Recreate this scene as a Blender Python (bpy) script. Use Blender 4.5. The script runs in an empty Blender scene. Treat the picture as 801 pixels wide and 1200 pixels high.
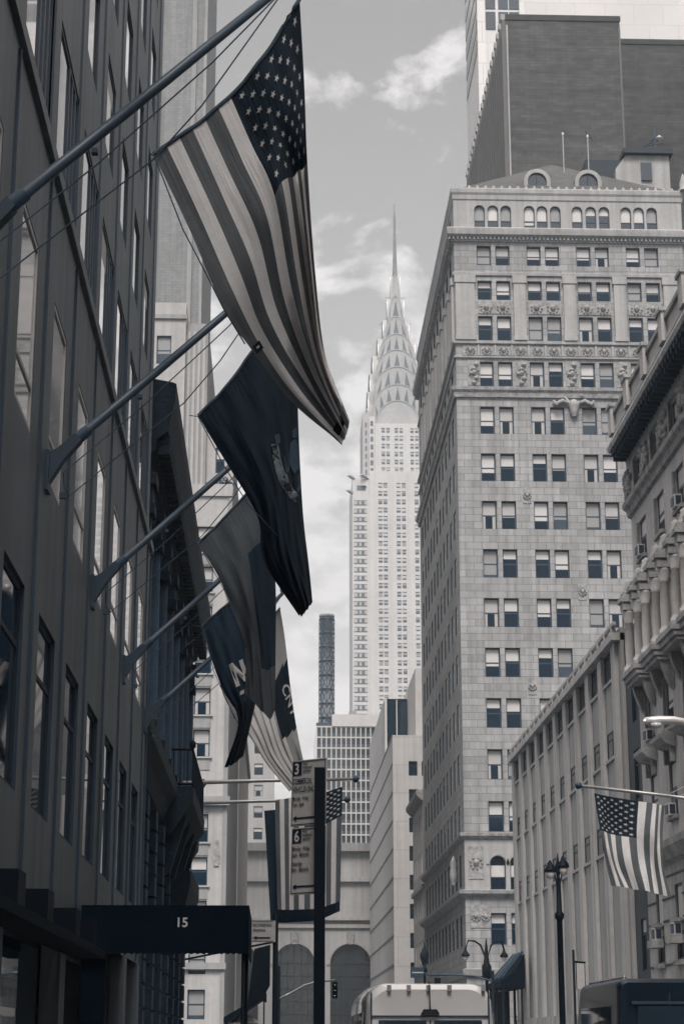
import bpy, math, random
from mathutils import Vector, Matrix
R=math.radians
random.seed(7)
SC=bpy.context.scene
COL=SC.collection
# ------------------------------------------------------------------ camera
F=2200.0; PITCH=math.atan(622/F); YAW=R(1.967); EYE=1.65
cam=bpy.data.cameras.new('camera'); camo=bpy.data.objects.new('camera',cam); COL.objects.link(camo)
camo.location=(0,0,EYE); camo.rotation_euler=(math.pi/2+PITCH,0,-YAW)
cam.sensor_fit='VERTICAL'; cam.sensor_height=36; cam.lens=36*F/1200
cam.clip_start=.1; cam.clip_end=5000
cam.dof.use_dof=True; cam.dof.focus_distance=24; cam.dof.aperture_fstop=9
SC.camera=camo
def ray(u,v):
    x=(u-400.5)/F; y=(600-v)/F; a=math.pi/2+PITCH
    y1=y*math.cos(a)+math.sin(a); z1=y*math.sin(a)-math.cos(a)
    c,s=math.cos(-YAW),math.sin(-YAW)
    return x*c-y1*s, x*s+y1*c, z1
def at(u,v,Y):                       # the point at distance Y down the street seen at (u,v) in the photograph
    d=ray(u,v); k=Y/d[1]; return Vector((d[0]*k,Y,d[2]*k+EYE))
def proj(p):
    x0,y0,z0=p[0],p[1],p[2]-EYE; c,s=math.cos(YAW),math.sin(YAW)
    x=x0*c-y0*s; y=x0*s+y0*c; a=-(math.pi/2+PITCH)
    y1=y*math.cos(a)-z0*math.sin(a); z1=y*math.sin(a)+z0*math.cos(a)
    return 400.5+F*x/-z1, 600-F*y1/-z1
# ------------------------------------------------------------------ materials
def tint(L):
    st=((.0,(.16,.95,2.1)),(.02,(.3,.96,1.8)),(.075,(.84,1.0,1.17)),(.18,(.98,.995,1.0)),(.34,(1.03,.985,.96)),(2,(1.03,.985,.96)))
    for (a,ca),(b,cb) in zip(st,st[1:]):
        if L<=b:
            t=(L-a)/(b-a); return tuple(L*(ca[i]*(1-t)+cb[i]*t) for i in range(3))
def new_mat(name):
    m=bpy.data.materials.new(name); m.use_nodes=True
    nt=m.node_tree; return m,nt,nt.nodes,nt.links,nt.nodes['Principled BSDF']
def M(name,L,rough=.8,var=.16,scale=.6,streak=0.0,hstreak=0.0,fine=.06,bump=0.0,metal=0,spec=.4,brick=None,trans=0,coat=0,wave=None,neutral=False):
    m,nt,N,Lk,b=new_mat(name)
    c=(L*1.01,L*.995,L*.985) if neutral else tint(L)
    tc=N.new('ShaderNodeTexCoord'); src=tc.outputs['Object']
    nz=N.new('ShaderNodeTexNoise'); nz.inputs['Scale'].default_value=scale; nz.inputs['Detail'].default_value=6
    nz.inputs['Roughness'].default_value=.62; Lk.new(src,nz.inputs['Vector'])
    mp=N.new('ShaderNodeMapRange'); mp.inputs[1].default_value=.3; mp.inputs[2].default_value=.7
    mp.inputs[3].default_value=1-var; mp.inputs[4].default_value=1+var; Lk.new(nz.outputs['Fac'],mp.inputs[0])
    fac=mp.outputs[0]
    def mul(a,bb):
        n=N.new('ShaderNodeMath'); n.operation='MULTIPLY'; Lk.new(a,n.inputs[0]); Lk.new(bb,n.inputs[1]); return n.outputs[0]
    if fine:
        n2=N.new('ShaderNodeTexNoise'); n2.inputs['Scale'].default_value=scale*14; n2.inputs['Detail'].default_value=3; Lk.new(src,n2.inputs['Vector'])
        m2=N.new('ShaderNodeMapRange'); m2.inputs[1].default_value=.3; m2.inputs[2].default_value=.7
        m2.inputs[3].default_value=1-fine; m2.inputs[4].default_value=1+fine; Lk.new(n2.outputs['Fac'],m2.inputs[0]); fac=mul(fac,m2.outputs[0])
    if streak:                       # rain streaks: noise stretched along the height
        ma=N.new('ShaderNodeMapping'); ma.inputs['Scale'].default_value=(1.6,1.6,.05); Lk.new(src,ma.inputs['Vector'])
        n3=N.new('ShaderNodeTexNoise'); n3.inputs['Scale'].default_value=1.4; n3.inputs['Detail'].default_value=5; Lk.new(ma.outputs[0],n3.inputs['Vector'])
        m3=N.new('ShaderNodeMapRange'); m3.inputs[1].default_value=.3; m3.inputs[2].default_value=.68
        m3.inputs[3].default_value=1-streak; m3.inputs[4].default_value=1+streak*.6; Lk.new(n3.outputs['Fac'],m3.inputs[0]); fac=mul(fac,m3.outputs[0])
    if hstreak:                      # uneven courses laid at different times
        ma=N.new('ShaderNodeMapping'); ma.inputs['Scale'].default_value=(.06,.06,.9); Lk.new(src,ma.inputs['Vector'])
        n3=N.new('ShaderNodeTexNoise'); n3.inputs['Scale'].default_value=1; n3.inputs['Detail'].default_value=6; n3.inputs['Roughness'].default_value=.7; Lk.new(ma.outputs[0],n3.inputs['Vector'])
        m3=N.new('ShaderNodeMapRange'); m3.inputs[1].default_value=.3; m3.inputs[2].default_value=.7
        m3.inputs[3].default_value=1-hstreak; m3.inputs[4].default_value=1+hstreak; Lk.new(n3.outputs['Fac'],m3.inputs[0]); fac=mul(fac,m3.outputs[0])
    mx=N.new('ShaderNodeMix'); mx.data_type='RGBA'; mx.blend_type='MULTIPLY'; mx.inputs['Factor'].default_value=1
    Lk.new(fac,mx.inputs['B'])
    hgt=fac
    if brick:
        bw,bh,mo,contrast,mort=brick
        sx=N.new('ShaderNodeSeparateXYZ'); Lk.new(src,sx.inputs[0])
        ad=N.new('ShaderNodeMath'); Lk.new(sx.outputs[0],ad.inputs[0]); Lk.new(sx.outputs[1],ad.inputs[1])
        cx=N.new('ShaderNodeCombineXYZ'); Lk.new(ad.outputs[0],cx.inputs[0]); Lk.new(sx.outputs[2],cx.inputs[1])
        bt=N.new('ShaderNodeTexBrick'); Lk.new(cx.outputs[0],bt.inputs['Vector'])
        bt.inputs['Scale'].default_value=1; bt.inputs['Brick Width'].default_value=bw; bt.inputs['Row Height'].default_value=bh
        bt.inputs['Mortar Size'].default_value=mo; bt.inputs['Mortar Smooth'].default_value=.3; bt.inputs['Bias'].default_value=0
        bt.inputs['Color1'].default_value=(*[x*(1+contrast) for x in c],1); bt.inputs['Color2'].default_value=(*[x*(1-contrast) for x in c],1)
        bt.inputs['Mortar'].default_value=(*[x*mort for x in c],1)
        Lk.new(bt.outputs['Color'],mx.inputs['A'])
    else: mx.inputs['A'].default_value=(*c,1)
    Lk.new(mx.outputs['Result'],b.inputs['Base Color'])
    b.inputs['Roughness'].default_value=rough; b.inputs['Metallic'].default_value=metal
    b.inputs['Specular IOR Level'].default_value=spec
    if coat: b.inputs['Coat Weight'].default_value=coat; b.inputs['Coat Roughness'].default_value=.05
    if bump:
        bp=N.new('ShaderNodeBump'); bp.inputs['Strength'].default_value=bump; bp.inputs['Distance'].default_value=.05
        Lk.new(hgt,bp.inputs['Height']); Lk.new(bp.outputs[0],b.inputs['Normal'])
    if wave:                         # fine gathers and weave of hanging cloth
        tcu=N.new('ShaderNodeUVMap')
        ma=N.new('ShaderNodeMapping'); ma.inputs['Scale'].default_value=wave; Lk.new(tcu.outputs[0],ma.inputs[0])
        w=N.new('ShaderNodeTexNoise'); w.inputs['Scale'].default_value=1; w.inputs['Detail'].default_value=4; w.inputs['Distortion'].default_value=.5; Lk.new(ma.outputs[0],w.inputs['Vector'])
        bp=N.new('ShaderNodeBump'); bp.inputs['Strength'].default_value=.6; bp.inputs['Distance'].default_value=.045
        Lk.new(w.outputs['Fac'],bp.inputs['Height']); Lk.new(bp.outputs[0],b.inputs['Normal'])
    if trans:
        tr=N.new('ShaderNodeBsdfTranslucent'); Lk.new(mx.outputs['Result'],tr.inputs['Color'])
        ms=N.new('ShaderNodeMixShader'); ms.inputs[0].default_value=trans
        out=N['Material Output']; Lk.new(b.outputs[0],ms.inputs[1]); Lk.new(tr.outputs[0],ms.inputs[2]); Lk.new(ms.outputs[0],out.inputs['Surface'])
    return m
def emis(name,col,s):
    m,nt,N,Lk,b=new_mat(name); b.inputs['Base Color'].default_value=(*col,1)
    b.inputs['Emission Color'].default_value=(*col,1); b.inputs['Emission Strength'].default_value=s; return m
MT={}
def defm(k,*a,**kw): MT[k]=M(k,*a,**kw)
defm('slate_panel',.08,.5,.16,.3,streak=.36,fine=.06,spec=.3,bump=.1)
defm('slate_trim',.03,.5,.15,.5)
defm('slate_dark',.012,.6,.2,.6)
defm('alu_frame',.34,.4,.1,2,metal=.3)
defm('dark_frame',.03,.5,.1,2)
defm('glass_dark',.015,.03,.25,.35,fine=0,spec=.9)
MT['glass_mirror']=M('glass_mirror',.42,.04,.12,.4,fine=0,metal=.9)
defm('glass_front',.016,.06,.35,.35,fine=0,spec=.22)
defm('glass_grey',.06,.1,.3,.3,fine=0,spec=.3)
defm('glass_mid',.035,.08,.3,.3,fine=0,spec=.6,neutral=True)
defm('glass_far',.06,.3,.3,.05,fine=0,spec=.5)
defm('blind',.44,.5,.08,.8)
defm('blind_soft',.33,.5,.1,.8)
defm('blind_grey',.22,.5,.1,.8)
defm('limestone',.245,.85,.16,.12,streak=.22,brick=(1.35,.6,.03,.13,.55),bump=.2)
defm('limestone_plain',.28,.85,.14,.3,streak=.18,bump=.2)
defm('brick_pale',.36,.85,.1,.3,brick=(.45,.15,.012,.12,.85))
defm('carved_stone',.27,.9,.45,2.2,fine=.3,bump=.8)
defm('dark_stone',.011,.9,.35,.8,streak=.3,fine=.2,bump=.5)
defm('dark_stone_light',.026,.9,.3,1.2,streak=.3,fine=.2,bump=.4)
defm('concrete',.32,.85,.13,.22,streak=.24,bump=.15)
defm('concrete_panel',.24,.85,.12,.4,streak=.2,bump=.1)
defm('stucco',.37,.9,.13,.5,streak=.2,bump=.15)
defm('stucco_trim',.26,.9,.3,1.6,streak=.22,fine=.2,bump=.5)
defm('rusticated',.3,.9,.16,.4,streak=.25,fine=.12,bump=.3)
defm('brick_dark',.062,.9,.14,.05,fine=.14,streak=.08,hstreak=.28,brick=(1.2,.4,.03,.16,.8),bump=.2,neutral=True)
defm('brick_darker',.046,.9,.14,.05,fine=.14,streak=.08,hstreak=.28,brick=(1.2,.4,.03,.16,.8),bump=.2,neutral=True)
defm('rib_metal',.075,.6,.1,.2,neutral=True)
defm('pale_panel',.5,.6,.06,.05,fine=.02,brick=(4.6,3.6,.05,.04,.8))
defm('pale_panel_b',.55,.6,.06,.05,fine=.02,brick=(3,3.6,.06,.03,.7))
defm('roof_slate',.065,.85,.2,.8,brick=(.5,.25,.02,.15,.6),neutral=True)
defm('white_brick',.43,.8,.07,.08,fine=.03,streak=.05)
defm('grey_brick',.34,.8,.09,.08,fine=.03,streak=.05)
defm('steel_crown',.29,.6,.12,.08,fine=.08,metal=0,spec=.3)
defm('crown_dark',.085,.5,.1,.1)
defm('chimney_steel',.16,.7,.25,.3,streak=.3)
defm('panel_stone',.4,.8,.08,.06,streak=.08,brick=(4.5,3.65,.05,.03,.72))
defm('panel_stone_light',.45,.8,.06,.06)
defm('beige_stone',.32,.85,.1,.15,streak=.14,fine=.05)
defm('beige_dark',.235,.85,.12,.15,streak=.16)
defm('tower_brick',.19,.85,.1,.1,streak=.14,brick=(.8,.4,.03,.08,.8))
defm('asphalt',.05,.9,.25,.5,fine=.2,bump=.3)
defm('pavement',.26,.9,.15,.5,fine=.1,brick=(1.5,1.5,.012,.05,.7))
defm('kerb_stone',.3,.85,.15,1)
defm('road_paint',.7,.7,.12,2)
defm('black_metal',.005,.6,.15,3,fine=0,spec=.12)
defm('grey_metal',.28,.4,.15,2,metal=.5,streak=.2)
defm('pole_metal',.055,.45,.2,2,metal=0)
defm('light_metal',.55,.35,.08,2,metal=.4)
defm('rope',.05,.9,.1,20)
defm('van_paint',.55,.14,.04,1,fine=0,spec=.6,coat=.8)
defm('truck_paint',.010,.4,.15,1,fine=0,spec=.25,coat=.1)
defm('chrome',.6,.12,.05,1,metal=1)
defm('rubber',.02,.8,.1,5)
defm('lamp_glass',.5,.15,.05,1)
defm('sign_face',.33,.5,.06,8,fine=.03)
defm('sign_ink',.01,.6,.05,8)
defm('canopy_cloth',.006,.9,.15,1.2,spec=.08)
defm('white_cloth',.75,.9,.05,3)
W=(44,3,1)
defm('flag_white',.88,.9,.06,5,trans=.62,wave=W)
defm('flag_red',.135,.9,.1,5,trans=.5,wave=W)
defm('flag_blue',.013,.9,.12,5,trans=.3,wave=W)
defm('flag_navy',.012,.9,.14,5,trans=.35,wave=W)
defm('flag_grey',.10,.9,.1,5,trans=.45,wave=W)
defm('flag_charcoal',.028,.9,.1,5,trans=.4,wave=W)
defm('flag_hem',.06,.9,.1,5)
defm('emblem_dim',.035,.9,.3,12)
defm('emblem_ink',.10,.9,.25,12)
defm('leaf',.07,.8,.3,2)
MT['red_lens']=M('red_lens',.05,.2)
# ------------------------------------------------------------------ mesh helpers
def wl(o):
    v=Vector((0,0,0))
    while o: v+=o.location; o=o.parent
    return v
class MB:
    def __init__(s): s.v=[]; s.f=[]; s.m=[]; s.uv=None; s.mats=[]; s.smooth=[]
    def mi(s,k):
        if k not in s.mats: s.mats.append(k)
        return s.mats.index(k)
    def face(s,pts,k,sm=False):
        n=len(s.v); s.v+= [tuple(p) for p in pts]; s.f.append(tuple(range(n,n+len(pts)))); s.m.append(s.mi(k)); s.smooth.append(sm)
    def grid(s,vs,fs,k,sm=False):
        n=len(s.v); s.v+=[tuple(p) for p in vs]; i=s.mi(k)
        for f in fs: s.f.append(tuple(n+a for a in f)); s.m.append(i); s.smooth.append(sm)
    def box(s,x0,x1,y0,y1,z0,z1,k):
        x0,x1=min(x0,x1),max(x0,x1); y0,y1=min(y0,y1),max(y0,y1); z0,z1=min(z0,z1),max(z0,z1)
        vs=[(x,y,z) for z in (z0,z1) for y in (y0,y1) for x in (x0,x1)]
        s.grid(vs,[(0,2,3,1),(4,5,7,6),(0,1,5,4),(2,6,7,3),(0,4,6,2),(1,3,7,5)],k); return s
    def obox(s,o,ud,nd,u0,u1,n0,n1,z0,z1,k):         # box in wall coordinates: u along, n outward, z up
        vs=[(o+ud*u+nd*n+Vector((0,0,z))) for z in (z0,z1) for n in (n0,n1) for u in (u0,u1)]
        s.grid(vs,[(0,2,3,1),(4,5,7,6),(0,1,5,4),(2,6,7,3),(0,4,6,2),(1,3,7,5)],k); return s
    def tube(s,pts,r,k,n=8,cap=True):
        pts=[Vector(p) for p in pts]; rs=r if isinstance(r,(list,tuple)) else [r]*len(pts)
        vs=[];fs=[]
        for i,p in enumerate(pts):
            d=(pts[min(i+1,len(pts)-1)]-pts[max(i-1,0)]).normalized()
            a=Vector((0,0,1)) if abs(d.z)<.9 else Vector((1,0,0))
            e=d.cross(a).normalized(); g=d.cross(e)
            for j in range(n):
                t=2*math.pi*j/n; vs.append(p+e*math.cos(t)*rs[i]+g*math.sin(t)*rs[i])
        for i in range(len(pts)-1):
            for j in range(n):
                fs.append((i*n+j,i*n+(j+1)%n,(i+1)*n+(j+1)%n,(i+1)*n+j))
        if cap: fs.append(tuple(range(n))); fs.append(tuple((len(pts)-1)*n+j for j in range(n)))
        s.grid(vs,fs,k,True); return s
    def lathe(s,c,prof,k,n=16):
        return s.tube([(c[0],c[1],c[2]+z) for r,z in prof],[max(r,.001) for r,z in prof],k,n) if False else s._lathe(c,prof,k,n)
    def _lathe(s,c,prof,k,n):
        vs=[];fs=[]
        for r,z in prof:
            for j in range(n):
                t=2*math.pi*j/n; vs.append((c[0]+r*math.cos(t),c[1]+r*math.sin(t),c[2]+z))
        for i in range(len(prof)-1):
            for j in range(n): fs.append((i*n+j,i*n+(j+1)%n,(i+1)*n+(j+1)%n,(i+1)*n+j))
        fs.append(tuple(range(n))); fs.append(tuple((len(prof)-1)*n+j for j in range(n)))
        s.grid(vs,fs,k,True); return s
    def prism(s,poly,d,k):                           # closed outline (3D points) pushed along d
        d=Vector(d); n=len(poly); a=[Vector(p) for p in poly]; b=[p+d for p in a]
        s.grid(a+b,[tuple(range(n)),tuple(range(n,2*n))]+[(i,(i+1)%n,n+(i+1)%n,n+i) for i in range(n)],k); return s
    def wall(s,o,ud,nd,u0,u1,z0,z1,holes,depth,k,kr=None):   # wall sheet with real recessed openings
        us=sorted({u0,u1,*[h[0] for h in holes],*[h[1] for h in holes]}); zs=sorted({z0,z1,*[h[2] for h in holes],*[h[3] for h in holes]})
        us=[u for u in us if u0<=u<=u1]; zs=[z for z in zs if z0<=z<=z1]
        iu={u:i for i,u in enumerate(us)}; iz={z:i for i,z in enumerate(zs)}
        hole=set()
        for h in holes:
            for i in range(iu[h[0]],iu[h[1]]):
                for j in range(iz[h[2]],iz[h[3]]): hole.add((i,j))
        P=lambda u,z,n=0:o+ud*u+nd*n+Vector((0,0,z))
        for j in range(len(zs)-1):
            i=0
            while i<len(us)-1:
                if (i,j) in hole: i+=1; continue
                e=i
                while e<len(us)-1 and (e,j) not in hole: e+=1
                s.face([P(us[i],zs[j]),P(us[e],zs[j]),P(us[e],zs[j+1]),P(us[i],zs[j+1])],k); i=e
        for a,b,c,d in holes:
            kk=kr or k
            s.face([P(a,c),P(a,c,-depth),P(a,d,-depth),P(a,d)],kk); s.face([P(b,c),P(b,c,-depth),P(b,d,-depth),P(b,d)],kk)
            s.face([P(a,c),P(b,c),P(b,c,-depth),P(a,c,-depth)],kk); s.face([P(a,d),P(b,d),P(b,d,-depth),P(a,d,-depth)],kk)
        return s
    def build(s,name,parent=None,loc=None):
        me=bpy.data.meshes.new(name)
        off=wl(parent) if parent else Vector((0,0,0))
        if loc is not None: off=off+Vector(loc)-off if parent is None else Vector(loc)
        me.from_pydata([(x-off.x,y-off.y,z-off.z) for x,y,z in s.v],[],s.f)
        for k in s.mats: me.materials.append(MT[k])
        me.polygons.foreach_set('material_index',s.m); me.polygons.foreach_set('use_smooth',s.smooth)
        if s.uv:
            ul=me.uv_layers.new(name='UVMap')
            for lp in me.loops: ul.data[lp.index].uv=s.uv[lp.vertex_index] if lp.vertex_index<len(s.uv) else (0,0)
        me.update()
        o=bpy.data.objects.new(name,me); COL.objects.link(o)
        if parent: o.parent=parent; o.location=off-wl(parent)
        else: o.location=off
        return o
def tag(o,label,cat,group=None,kind=None):
    if label: o['label']=label
    if cat: o['category']=cat
    if group: o['group']=group
    if kind: o['kind']=kind
    return o
def thing(name,label,cat,loc,group=None):
    o=bpy.data.objects.new(name,None); o.empty_display_size=.3; COL.objects.link(o); o.location=loc
    return tag(o,label,cat,group)
def copy_tree(o,loc,label=None):
    r=o.copy(); COL.objects.link(r); r.location=loc
    if label: r['label']=label
    for ch in o.children:
        c=ch.copy(); COL.objects.link(c); c.parent=r
        for g in ch.children:
            d=g.copy(); COL.objects.link(d); d.parent=c
    return r
V=Vector
def structure(name,mb): o=mb.build(name); o['kind']='structure'; return o
_tx={}
def text2d(t):
    if t not in _tx:
        cu=bpy.data.curves.new('t','FONT'); cu.body=t; cu.size=1; cu.resolution_u=3; cu.offset=.018
        ob=bpy.data.objects.new('t',cu); COL.objects.link(ob)
        dg=bpy.context.evaluated_depsgraph_get(); me=ob.evaluated_get(dg).to_mesh()
        vs=[(v.co.x,v.co.y) for v in me.vertices]; fs=[tuple(p.vertices) for p in me.polygons]
        ob.evaluated_get(dg).to_mesh_clear(); bpy.data.objects.remove(ob); bpy.data.curves.remove(cu)
        x0=min(v[0] for v in vs); x1=max(v[0] for v in vs)
        _tx[t]=([(a-x0,b) for a,b in vs],fs,x1-x0)
    return _tx[t]
# ------------------------------------------------------------------ windows
_wc={}
def win_parts(w,h,style,var):
    """three meshes (frame, pane, blind) in wall coordinates: x along the wall, -y outward, base at z 0"""
    fr,pa,bl=MB(),MB(),MB()
    t=.1 if style=='sash' else .07; fm={'sash':'dark_frame','alu':'alu_frame','dark':'slate_dark','pale':'grey_brick','mull':'slate_trim','upper':'slate_dark'}[style]
    gl={'sash':'glass_dark','alu':'glass_dark','dark':'glass_dark','pale':'glass_far','mull':'glass_dark','upper':'glass_dark'}[style]
    if style=='sash' and var%8 in (2,5): gl='glass_grey'
    elif style=='sash': gl='glass_front'
    if style in('alu','mull','upper'): gl='glass_mirror'
    x=w/2
    fr.box(-x,-x+t,-.012,.03,0,h,fm); fr.box(x-t,x,-.012,.03,0,h,fm); fr.box(-x+t,x-t,-.012,.03,0,t,fm); fr.box(-x+t,x-t,-.012,.03,h-t,h,fm)
    if style in('sash','pale'): fr.box(-x+t,x-t,-.010,.028,h*.5-.055,h*.5+.055,fm)
    if style=='alu': fr.box(-x+t,x-t,-.010,.028,h*.24-.03,h*.24+.03,fm)
    if style=='mull':
        for q in (.52,.68,.84): fr.box(-x+w*q-.05,-x+w*q+.05,-.016,.028,t,h-t,fm)
    if style=='dark': fr.box(-x+t,x-t,-.010,.028,h*.7-.03,h*.7+.03,fm)
    b=(.62,.48,.62,.3,.56,.9,.42,.68)[var%8]
    if style in('alu','mull','dark','upper'): b=(0,0,0,.0,.25,0,0,0)[var%8]
    zc=t+(h-2*t)*(1-b)
    pa.face([(-x+t,.008,t),(x-t,.008,t),(x-t,.008,zc),(-x+t,.008,zc)],gl)
    if b: bl.face([(-x+t,.009,zc),(x-t,.009,zc),(x-t,.009,h-t),(-x+t,.009,h-t)],('blind','blind_soft','blind_grey','blind','blind_soft','blind_grey','blind','blind')[var%8])
    if style=='sash' and var%8==1:
        for a_,b_ in ((-x+t,-x+t+w*.16),(x-t-w*.2,x-t)): bl.face([(a_,.006,t),(b_,.006,t),(b_,.006,zc),(a_,.006,zc)],'blind_soft')
    return fr,pa,bl
class Wins:
    """window openings of one building: the nearest 100 as parts (frame > pane, blind), the rest as one part"""
    def __init__(s,root,style,sub=True): s.root=root; s.style=style; s.sub=sub; s.l=[]
    def add(s,p,theta,w,h,var=None): s.l.append((p,theta,round(w,3),round(h,3),random.randrange(8) if var is None else var))
    def finish(s,cap=100):
        s.l.sort(key=lambda e:(e[0]-V((0,0,EYE))).length/(e[2]*e[3])**.5)
        for p,th,w,h,var in s.l[:cap]:
            key=(w,h,s.style,var)
            if key not in _wc:
                obs=[]
                for nm,mb in zip(('window','pane','blind'),win_parts(w,h,s.style,var)):
                    if mb.f:
                        o=mb.build(nm); obs.append((nm,o.data)); bpy.data.objects.remove(o)
                _wc[key]=obs
            par=None
            for nm,me in _wc[key]:
                o=bpy.data.objects.new(nm,me); COL.objects.link(o)
                if par is None: o.parent=s.root; o.location=p-wl(s.root); o.rotation_euler=(0,0,th); par=o
                else: o.parent=par
        if len(s.l)>cap:
            big=MB()
            for p,th,w,h,var in s.l[cap:]:
                c,sn=math.cos(th),math.sin(th)
                for mb in win_parts(w,h,s.style,var):
                    n=len(big.v); big.v+=[(p.x+x*c-y*sn,p.y+x*sn+y*c,p.z+z) for x,y,z in mb.v]
                    for f,mi in zip(mb.f,mb.m): big.f.append(tuple(n+a for a in f)); big.m.append(big.mi(mb.mats[mi])); big.smooth.append(False)
            o=big.build('window',s.root); o['kind']='stuff'
FRONT=(V((1,0,0)),V((0,-1,0)),0.0)            # wall facing the camera end of the street
TOLEFT=(V((0,1,0)),V((-1,0,0)),-math.pi/2)    # right-hand walls, facing the street
TORIGHT=(V((0,1,0)),V((1,0,0)),math.pi/2)     # left-hand walls, facing the street
def holes_and_wins(mb,wins,o,ori,u0,u1,z0,z1,hs,depth,k,kr=None,inset=None):
    ud,nd,th=ori
    mb.wall(o,ud,nd,u0,u1,z0,z1,hs,depth,k,kr)
    for a,b,c,d in hs:
        wins.add(o+ud*((a+b)/2)-nd*(depth-.05 if inset is None else inset)+V((0,0,c)),th,b-a,d-c)
def shell(mb,x0,x1,y0,y1,z0,z1,k,faces='lrbt'):      # plain sides of a building: left, right, back, top, front
    q={'l':[(x0,y0,z0),(x0,y1,z0),(x0,y1,z1),(x0,y0,z1)],'r':[(x1,y0,z0),(x1,y1,z0),(x1,y1,z1),(x1,y0,z1)],
       'b':[(x0,y1,z0),(x1,y1,z0),(x1,y1,z1),(x0,y1,z1)],'f':[(x0,y0,z0),(x1,y0,z0),(x1,y0,z1),(x0,y0,z1)],'t':[(x0,y0,z1),(x1,y0,z1),(x1,y1,z1),(x0,y1,z1)]}
    for f in faces: mb.face(q[f],k)
# ================================================================== SETTING
g=MB(); g.face([(-3000,-3000,-.02),(3000,-3000,-.02),(3000,3000,-.02),(-3000,3000,-.02)],'asphalt'); structure('ground',g)
g=MB(); g.face([(.4,-80,0),(9.6,-80,0),(9.6,306,0),(.4,306,0)],'asphalt'); g.face([(-200,124,-.004),(200,124,-.004),(200,147,-.004),(-200,147,-.004)],'asphalt'); structure('road',g)
g=MB()
for y in range(-78,118,9): g.box(4.9,5.05,y,y+3,.004,.008,'road_paint')
for i in range(9): g.box(.8+i,1.3+i,119.5,122.5,.004,.008,'road_paint')
structure('road_markings',g)
for (x0,x1,y0,y1) in ((-3,.25,-80,122),(9.75,15,-80,122),(-3.2,.25,149,306),(9.75,15,149,306)):
    g=MB(); g.box(x0,x1,y0,y1,-.02,.13,'pavement'); structure('sidewalk',g)
    g=MB(); kx=(x1,x1+.15) if x0<0 else (x0-.15,x0); g.box(kx[0],kx[1],y0,y1,-.02,.135,'kerb_stone'); structure('kerb',g)
# ================================================================== LEFT: slate office building
T=thing('office_building','dark slate metal clad office building on the left with flagpoles on its wall','building',(-3,30,0))
mb=MB(); wn=Wins(T,'alu'); wd=Wins(T,'dark'); wm=Wins(T,'mull'); wu=Wins(T,'upper')
o=V((-3,0,0)); ud,nd,th=TORIGHT
Y0,Y1=-60,42.6
lo=[];r2=[];r3=[];up=[]
for k in range(-3,7):
    a=19.95+3.17*k
    if a+1.75<Y1: lo.append((a,a+1.75,4.42,6.84))
    a=20.1+3.2*k
    if a+1.5<Y1: r2.append((a,a+1.5,8.68,11.1))
    a=20.0+3.2*k
    if a+2.4<Y1: r3.append((a,a+2.4,13.0,15.25))
    for j in range(8):
        a=20.05+3.17*k
        if a+1.5<Y1: up.append((a,a+1.5,16.6+3.03*j,18.35+3.03*j))
mb.wall(o,ud,nd,Y0,Y1,3.3,12.6,lo+r2,.08,'slate_panel','slate_trim')
for h in lo: wd.add(o+ud*((h[0]+h[1])/2)-nd*.06+V((0,0,h[2])),th,1.75,2.42)
for h in r2: wn.add(o+ud*((h[0]+h[1])/2)-nd*.02+V((0,0,h[2])),th,1.5,2.42)
o2=V((-3.06,0,0))
mb.wall(o2,ud,nd,Y0,Y1,12.6,60,r3+up,.06,'slate_panel','slate_trim')
for h in r3: wm.add(o2+ud*((h[0]+h[1])/2)-nd*.03+V((0,0,h[2])),th,2.4,2.25)
for h in up: wu.add(o2+ud*((h[0]+h[1])/2)-nd*.035+V((0,0,h[2])),th,1.5,1.75)
shell(mb,-28,-3.06,Y0,Y1,0,60,'slate_panel','lbtf')
mb.face([(-3.06,Y1,3.3),(-3,Y1,3.3),(-3,Y1,12.6),(-3.06,Y1,12.6)],'slate_panel')
mb.build('wall',T)
m=MB(); m.box(-3.05,-2.93,Y0,Y1+.02,12.60,12.80,'slate_panel'); m.build('ledge',T)
m=MB()
for k in range(-6,8):                                 # standing seams between the cladding panels
    y=22.35+3.17*k
    if Y0<y<Y1-.1:
        m.box(-3.02,-2.965,y-.02,y+.02,3.32,12.5,'slate_trim'); m.box(-3.08,-3.03,y+.05,y+.09,12.82,60,'slate_trim')
m.box(-3.02,-2.96,Y1-.12,Y1-.002,3.32,12.5,'slate_trim')
m.build('cladding_seam',T)
# street level: piers, dark shop windows, hood with lamp boxes
m=MB()
for y in (-30,-10,4,14,20.8,27.2,33,38.5,42.2): m.box(-3.25,-2.98,y-.35,y+.35,.13,3.3,'slate_panel')
m.box(-3.6,-3.3,Y0,Y1,.13,3.3,'slate_dark'); m.build('shop_front',T)
m=MB()
for a,b in ((-29,-11),(-9,3.4),(4.5,13.4),(14.5,20.3),(21.3,26.7),(27.7,32.5),(33.5,38),(39,41.7)):
    m.box(-3.29,-3.27,a,b,.5,2.9,'glass_dark')
m.build('shop_window',T)
m=MB(); m.prism([(-3.0,14,3.12),(-2.55,14,2.98),(-2.55,14,2.86),(-3.0,14,2.86)],(0,15,0),'canopy_cloth'); m.build('hood',T)
for y in (17.2,19.8,22.4,25.6,28.0):
    m=MB(); m.box(-2.98,-2.62,y-.3,y+.3,3.0,3.36,'black_metal'); m.build('lamp_box',T)
m=MB(); m.box(-3.2,-2.9,14,21.8,1.93,2.02,'light_metal'); m.build('door_rail',T)
for w in (wd,wn,wm): w.finish()
wu.finish(60)
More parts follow.
